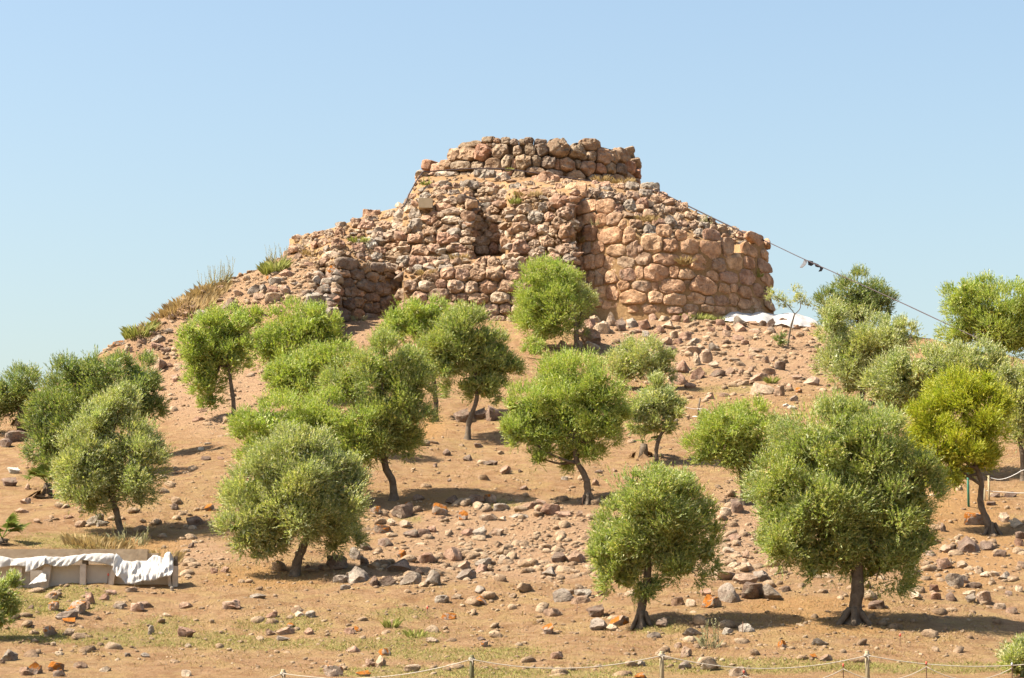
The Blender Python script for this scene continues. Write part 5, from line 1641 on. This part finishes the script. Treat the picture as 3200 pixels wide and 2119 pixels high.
box_px(V, Fc, 70, 1300, 112, 1355, YT + 0.55, 0.05, 0.004, 0.2)
add_mesh('back_panel', V, Fc, M['panel'], tr, smooth=False)
for (u, v0, v1, w_, lean) in ((45, 1312, 1362, 11, 0.0), (105, 1292, 1352, 17, 0.10), (192, 1304, 1352, 12, 0.0), (258, 1304, 1350, 11, 0.16), (405, 1309, 1346, 11, 0.0), (392, 1312, 1340, 7, -0.15)):
    V, Fc = [], []
    a, b = P((u - w_ / 2) * K, v0 * K, YT), P((u + w_ / 2) * K, v1 * K, YT)
    box(V, Fc, (a[0], YT - 0.04, b[2] - 0.25), (b[0], YT + 0.10, a[2]), Matrix.Rotation(lean, 3, 'Y'), Vector(((a[0] + b[0]) / 2, YT + 0.07, b[2])), 0.006)
    add_mesh('post', V, Fc, M['timber'], tr, smooth=False)
V, Fc = [], []
box_px(V, Fc, 401, 1286, 410, 1312, YT + 0.12, 0.10, 0.01, 0.0)
add_mesh('back_post', V, Fc, M['darkwood'], tr, smooth=False)
V, Fc = [], []
box_px(V, Fc, 190, 1294, 202, 1306, YT - 0.02, 0.14, 0.01)
add_mesh('back_post', V, Fc, M['darkwood'], tr, smooth=False)


def sheet_strip(name, label, top, bot, depth_top, depth_bot, nu, nv, fold, seed, over=0.35, freq=5.0):
    """cloth hung between two pixel polylines; its top edge laps back over the rim"""
    tu = np.linspace(top[0][0], top[-1][0], nu)
    bu = np.linspace(bot[0][0], bot[-1][0], nu)
    V, Fc = [], []
    for i in range(nu):
        tv = np.interp(tu[i], [p[0] for p in top], [p[1] for p in top])
        bvv = np.interp(bu[i], [p[0] for p in bot], [p[1] for p in bot])
        a = P(tu[i] * K, tv * K, depth_top)
        b = P(bu[i] * K, bvv * K, depth_bot)
        n0 = 0.05 * mnoise.noise(Vector((a[0] * 4, seed, 0)))
        V.append(a + np.array((0, over, -0.10 + n0)))
        V.append(a + np.array((0, over * 0.5, 0.0 + n0)))
        for j in range(nv + 1):
            t = j / nv
            q = a * (1 - t) + b * t
            f = (1 - 2.2 * abs(mnoise.noise(Vector((q[0] * freq + 0.9 * t, q[2] * 1.8, seed))))) * 0.8 + 0.6 * (0.5 - abs(mnoise.noise(Vector((q[0] * freq * 2.6, q[2] * 4, seed + 5))))) + 0.25 * mnoise.noise(Vector((q[0] * freq * 5, q[2] * 9, seed + 5)))
            q = q + np.array((0.35 * fold * mnoise.noise(Vector((q[0] * 3, q[2] * 3, seed + 9))), -abs(fold) * (0.35 + f) * (0.25 + 0.75 * min(1, t * 2 + 0.2)) - 0.02, 0.25 * fold * f))
            V.append(q)
    R = nv + 3
    for i in range(nu - 1):
        for j in range(R - 1):
            Fc.append((i * R + j, (i + 1) * R + j, (i + 1) * R + j + 1, i * R + j + 1))
    o = add_mesh(name, V, Fc, M['sheet'], None)
    md = o.modifiers.new('thick', 'SOLIDIFY')
    md.thickness = 0.006
    tag(o, label, 'plastic sheet', 'white plastic sheets')
    return o


sheet_strip('plastic_sheet', 'white plastic sheet folded over the rim along the left part of the trough',
            [(-40, 1284), (0, 1287), (30, 1293), (60, 1292), (105, 1287), (112, 1289), (150, 1289), (186, 1284), (192, 1283), (230, 1281), (262, 1282), (275, 1290)],
            [(-40, 1330), (-10, 1318), (20, 1309), (58, 1311), (85, 1312), (104, 1306), (112, 1306), (130, 1311), (158, 1311), (172, 1304), (186, 1296), (195, 1296), (225, 1302), (250, 1306), (268, 1312), (278, 1318)],
            YT - 0.02, YT - 0.06, 120, 8, 0.05, 3.0)
sheet_strip('plastic_sheet', 'white plastic sheet flap hanging as a triangle before the trough opening', [(62, 1296), (106, 1291)], [(60, 1325), (84, 1316), (104, 1307)], YT - 0.10, YT - 0.14, 24, 8, 0.04, 8.0, 0.05)
sheet_strip('plastic_sheet', 'white plastic sheet slumped to the ground in folds at the right part of the trough',
            [(268, 1283), (282, 1295), (292, 1301), (310, 1301), (330, 1299), (342, 1299), (348, 1293), (356, 1287), (364, 1286), (372, 1291), (378, 1296), (382, 1283), (388, 1279), (394, 1280), (398, 1290), (403, 1296)],
            [(262, 1320), (272, 1336), (285, 1340), (292, 1352), (308, 1354), (330, 1347), (352, 1346), (370, 1340), (384, 1336), (398, 1336)],
            YT + 0.02, YT - 0.22, 130, 14, 0.13, 5.0, 0.5, 3.2)
sheet_strip('plastic_sheet', 'scrap of white plastic sheet crumpled on the ground below the trough opening', [(84, 1338), (100, 1326), (108, 1330)], [(68, 1353), (90, 1350), (110, 1346)], YT - 0.12, YT - 0.3, 20, 8, 0.06, 11.0, 0.05)

# white sheet spread at the foot of the bastion
V, Fc = [], []
nu, nv = 70, 16
for i in range(nu):
    for j in range(nv):
        u = 1652 + (1895 - 1652) * i / (nu - 1)
        Yd = 107.2 + 3.4 * j / (nv - 1) + 0.35 * math.sin(i * 0.35)
        edge = 0.0
        x = ratio(u * K, 735 * K)[0] * Yd
        z = float(G(x, Yd)) + 0.10 + 0.10 * mnoise.noise(Vector((x * 1.1, Yd * 1.3, 2))) + 0.06 * mnoise.noise(Vector((x * 3.3, Yd * 3.1, 7)))
        taper = min(1, i / 8.0, (nu - 1 - i) / 12.0)
        V.append((x, 108.9 + (Yd - 108.9) * (0.35 + 0.65 * taper), z + 0.55 * taper * min(1.0, j / (nv - 4.0)) ** 0.8))
for i in range(nu - 1):
    for j in range(nv - 1):
        Fc.append((i * nv + j, (i + 1) * nv + j, (i + 1) * nv + j + 1, i * nv + j + 1))
o = add_mesh('ground_sheet', V, Fc, M['sheet'])
tag(o, 'bright white sheet spread on the ground along the right foot of the bastion', 'ground sheet')

# ------------------------------------------------------------------ rope fence in front
fence = empty('rope_fence', hit(1090 * K, 1590 * K))
tag(fence, 'rope fence of wooden posts crossing the bottom of the picture', 'fence')
posts = [(215, 1592, 74), (655, 1552, 74), (1091, 1519, 90), (1530, 1510, 96), (2005, 1510, 96), (2460, 1520, 96)]
tops = []
YF = []
for i, (u, v, hpx) in enumerate(posts):
    # post foot lies below the frame; the post is about a metre tall
    Y = 45.6 if i < 2 else 44.2
    t = P(u * K, v * K, Y)
    g = float(G(t[0], Y))
    t2 = np.array((t[0], Y, t[2]))
    V, Fc = [], []
    tube(V, Fc, [(t[0] + 0.01, Y, g - 0.3), (t[0], Y, (g + t[2]) / 2), (t[0], Y, t[2] + 0.02), (t[0], Y, t[2] + 0.035)], [0.043, 0.042, 0.041, 0.03], 12, 0.06)
    pst = add_mesh('post', V, Fc, M['postgreen' if i in (2,) else 'posttan'], fence)
    V, Fc = [], []
    for k in range(3):
        ring = [(t[0] + math.cos(a) * 0.052, Y + math.sin(a) * 0.052, t[2] - 0.03 - k * 0.018 + 0.006 * math.sin(a * 2 + k)) for a in np.linspace(0, 6.283, 13)]
        tube(V, Fc, ring, 0.011, 5, 0, False)
    tube(V, Fc, [(t[0], Y - 0.05, t[2] - 0.05), (t[0] + 0.02, Y - 0.07, t[2] - 0.10), (t[0] + 0.015, Y - 0.06, t[2] - 0.16)], [0.010, 0.009, 0.006], 5)
    add_mesh('knot', V, Fc, M['rope'], pst)
    tops.append(np.array((t[0], Y - 0.05, t[2] - 0.045)))
for i in range(len(tops) - 1):
    a, b = tops[i], tops[i + 1]
    sag = [0.22, 0.20, 0.20, 0.24, 0.16][i]
    pts = [a * (1 - t) + b * t - np.array((0, 0, sag * 4 * t * (1 - t))) for t in np.linspace(0, 1, 28)]
    V, Fc = [], []
    tube(V, Fc, pts, 0.0095, 6, 0.25)
    add_mesh('rope', V, Fc, M['rope'], fence)

low = empty('low_rope_fence', P(1950 * K, 1568 * K, 42.5))
tag(low, 'low second rope strung on thin red-capped rods along the bottom edge', 'fence')
rods = [(1720, 1554), (1950, 1539), (2142, 1534), (2340, 1537)]
tp = []
for u, v in rods:
    Y = 43.0
    t = P(u * K, v * K, Y)
    V, Fc = [], []
    tube(V, Fc, [(t[0], Y, float(G(t[0], Y)) - 0.2), (t[0], Y, t[2])], 0.008, 6)
    s_ = add_mesh('rod', V, Fc, M['rebar'], low)
    V, Fc = [], []
    tube(V, Fc, [(t[0], Y, t[2] - 0.02), (t[0], Y, t[2] + 0.02), (t[0], Y, t[2] + 0.035)], [0.016, 0.018, 0.009], 8)
    add_mesh('cap', V, Fc, M['redcap' if u != 2340 else 'palerag'], s_)
    tp.append(np.array((t[0], Y - 0.015, t[2] - 0.06)))
tp = [tp[0] + np.array((-2.0, 0, -0.05))] + tp
for a, b in zip(tp[:-1], tp[1:]):
    pts = [a * (1 - t) + b * t - np.array((0, 0, 0.22 * 4 * t * (1 - t))) for t in np.linspace(0, 1, 20)]
    V, Fc = [], []
    tube(V, Fc, pts, 0.0075, 5)
    add_mesh('rope', V, Fc, M['rope'], low)

# marker rods standing on the slope
for u, v, hpx, cap, lb in [(2080, 1495, 26, True, 'thin marker rod with red tip in front of the largest olive'), (1716, 1462, 24, False, 'thin rusty marker rod right of the airy front olive'), (1333, 1420, 24, False, 'thin marker rod left of the airy front olive'),
                           (986, 1428, 22, True, 'thin marker rod with red tip in the open ground in front'), (1346, 1172, 28, False, 'thin marker rod beside the S-curved trunk'), (248, 1345, 16, True, 'short red-topped marker rod against the trough'),
                           (2123, 1138, 16, False, 'rusty marker rod under the yellow-green tree')]:
    b = hit(u * K, v * K)
    if 'trough' in lb: b = np.array(P(u * K, v * K, YT - 0.05))
    s = b[1] / FPX * K
    root = empty('marker_rod', b)
    tag(root, lb, 'marker rod', 'thin marker rods stuck in the ground')
    V, Fc = [], []
    t = b + np.array((0.02, 0, hpx * s))
    tube(V, Fc, [b - np.array((0, 0, 0.2)), t], 0.008, 6)
    add_mesh('rod', V, Fc, M['rebar'], root)
    if cap:
        V, Fc = [], []
        tube(V, Fc, [t - np.array((0, 0, 0.03)), t + np.array((0, 0, 0.01)), t + np.array((0, 0, 0.035))], [0.018, 0.024, 0.012], 8)
        add_mesh('cap', V, Fc, M['redcap'], root)

# stake with white twine, green stake, far ropes on the right
b = hit(1614 * K, 962 * K)
s = b[1] / FPX * K
root = empty('wooden_stake', b)
tag(root, 'dark wooden stake with trailing white twine on the slope right of centre', 'stake')
V, Fc = [], []
tube(V, Fc, [b - np.array((0, 0, 0.2)), b + np.array((0.03, 0, 20 * s)), b + np.array((0.09, 0, 42 * s))], [0.035, 0.034, 0.032], 7, 0.3)
add_mesh('stake', V, Fc, M['darkwood'], root)
V, Fc = [], []
tw = [P(u * K, v * K, b[1] - 0.06) for u, v in ((1560, 941), (1575, 939), (1590, 943), (1606, 946), (1619, 945), (1632, 946), (1640, 952), (1650, 962))]
tube(V, Fc, smooth_path(tw, 4), 0.010, 5, 0.4)
tube(V, Fc, smooth_path([P(u * K, v * K, b[1] - 0.06) for u, v in ((1618, 945), (1620, 955), (1619, 966))], 4), 0.014, 5, 0.4)
tube(V, Fc, smooth_path([P(u * K, v * K, b[1] - 0.08) for u, v in ((1598, 966), (1608, 964), (1618, 968))], 4), 0.035, 6, 0.5)
o = add_mesh('twine', V, Fc, M['whiterope'])
tag(o, 'white twine looped over the dark stake and trailing on the soil', 'twine')
b = hit(2240 * K, 1172 * K)
V, Fc = [], []
s = b[1] / FPX * K
tube(V, Fc, [b - np.array((0, 0, 0.2)), b + np.array((0, 0, 95 * s))], 0.035, 8)
o = add_mesh('green_stake', V, Fc, M['greenpaint'])
tag(o, 'green painted stake behind the yellow-green tree', 'stake')
for pts, lb in (([(2290, 1105), (2310, 1109), (2330, 1105), (2350, 1096), (2372, 1086)], 'upper white rope hanging by the right edge under the trees'), ([(2280, 1135), (2320, 1138), (2372, 1140)], 'lower white rope by the right edge under the trees')):
    g = hit(2330 * K, 1155 * K)
    V, Fc = [], []
    tube(V, Fc, smooth_path([P(u * K, v * K, g[1]) for u, v in pts] + [P(2440 * K, (pts[-1][1] - 10) * K, g[1])], 6), 0.012, 5)
    o = add_mesh('rope', V, Fc, M['whiterope'])
    tag(o, lb, 'rope', 'white ropes at the right edge')
    V, Fc = [], []
    for e in (P((pts[0][0] - 4) * K, (pts[0][1] - 3) * K, g[1]), P(2440 * K, (pts[-1][1] - 13) * K, g[1])):
        V, Fc = [], []
        tube(V, Fc, [(e[0], e[1], float(G(e[0], e[1])) - 0.2), (e[0], e[1], e[2] + 0.03)], 0.03, 8)
        o = add_mesh('wooden_post', V, Fc, M['posttan'])
        tag(o, 'wooden post holding the %s' % lb.replace(' hanging by the right edge under the trees', ' at its %s end' % ('left' if e[0] < P(2360 * K, 1100 * K, g[1])[0] else 'right')).replace(' by the right edge under the trees', ' at its %s end' % ('left' if e[0] < P(2360 * K, 1100 * K, g[1])[0] else 'right')), 'post')

# ------------------------------------------------------------------ cable over the ruin and the rags on it
cp = [(930, 480, 112.5), (938, 470, 112.6), (948, 445, 112.9), (975, 401, 113.8), (990, 397, 114.3), (1030, 394, 114.9), (1090, 390, 114.9), (1150, 390, 114.8), (1210, 396, 114.8), (1290, 408, 114.9), (1360, 418, 115.0), (1420, 428, 115.0), (1470, 436, 114.8), (1522, 442, 114.2)]
V, Fc = [], []
tube(V, Fc, smooth_path([P(u * K, v * K, Y - 0.75) for u, v, Y in cp], 4), 0.031, 6, 0.2)
cp2 = [(1522, 442, 114.2), (1560, 461, 114.0), (1640, 500, 113.0), (1720, 538, 112.0), (1780, 562, 111.0), (1850, 595, 108), (1940, 635, 104), (2080, 698, 98), (2170, 740, 94), (2300, 800, 90)]
tube(V, Fc, smooth_path([P(u * K, v * K, Y) for u, v, Y in cp2], 5), [0.032] * 20 + [0.022] * 26, 6, 0.1)
o = add_mesh('cable', V, Fc, M['cable'])
tag(o, 'dark cable slung round the tower and down to the right-hand trees', 'cable')
for i, (poly, mt, lb) in enumerate([
        ([(1860, 599), (1868, 602), (1862, 612), (1855, 618), (1850, 617), (1856, 609)], 'palerag', 'pale rag hanging leftmost on the cable against the sky'),
        ([(1868, 602), (1880, 604), (1882, 610), (1876, 614), (1869, 611)], 'rag', 'black rag knotted on the cable beside the pale rag'),
        ([(1882, 607), (1892, 611), (1898, 616), (1892, 617), (1886, 615)], 'rag', 'small black rag in the middle of the knotted rags on the cable'),
        ([(1893, 612), (1904, 619), (1900, 626), (1893, 627), (1897, 621)], 'rag', 'black rag hanging rightmost on the cable against the sky')]):
    Yr = 107.6 - i * 0.35
    V = [P(u * K, v * K, Yr) for u, v in poly]
    n = len(V)
    V += [q + np.array((0.01, 0.07 + 0.04 * math.sin(k * 2.1), -0.02)) for k, q in enumerate(V)]
    Fc = [tuple(range(n)), tuple(range(2 * n - 1, n - 1, -1))] + [(k, k + n, (k + 1) % n + n, (k + 1) % n) for k in range(n)]
    o = add_mesh('rag', V, Fc, M[mt], None, smooth=False)
    tag(o, lb, 'rag', 'rags tied to the cable')
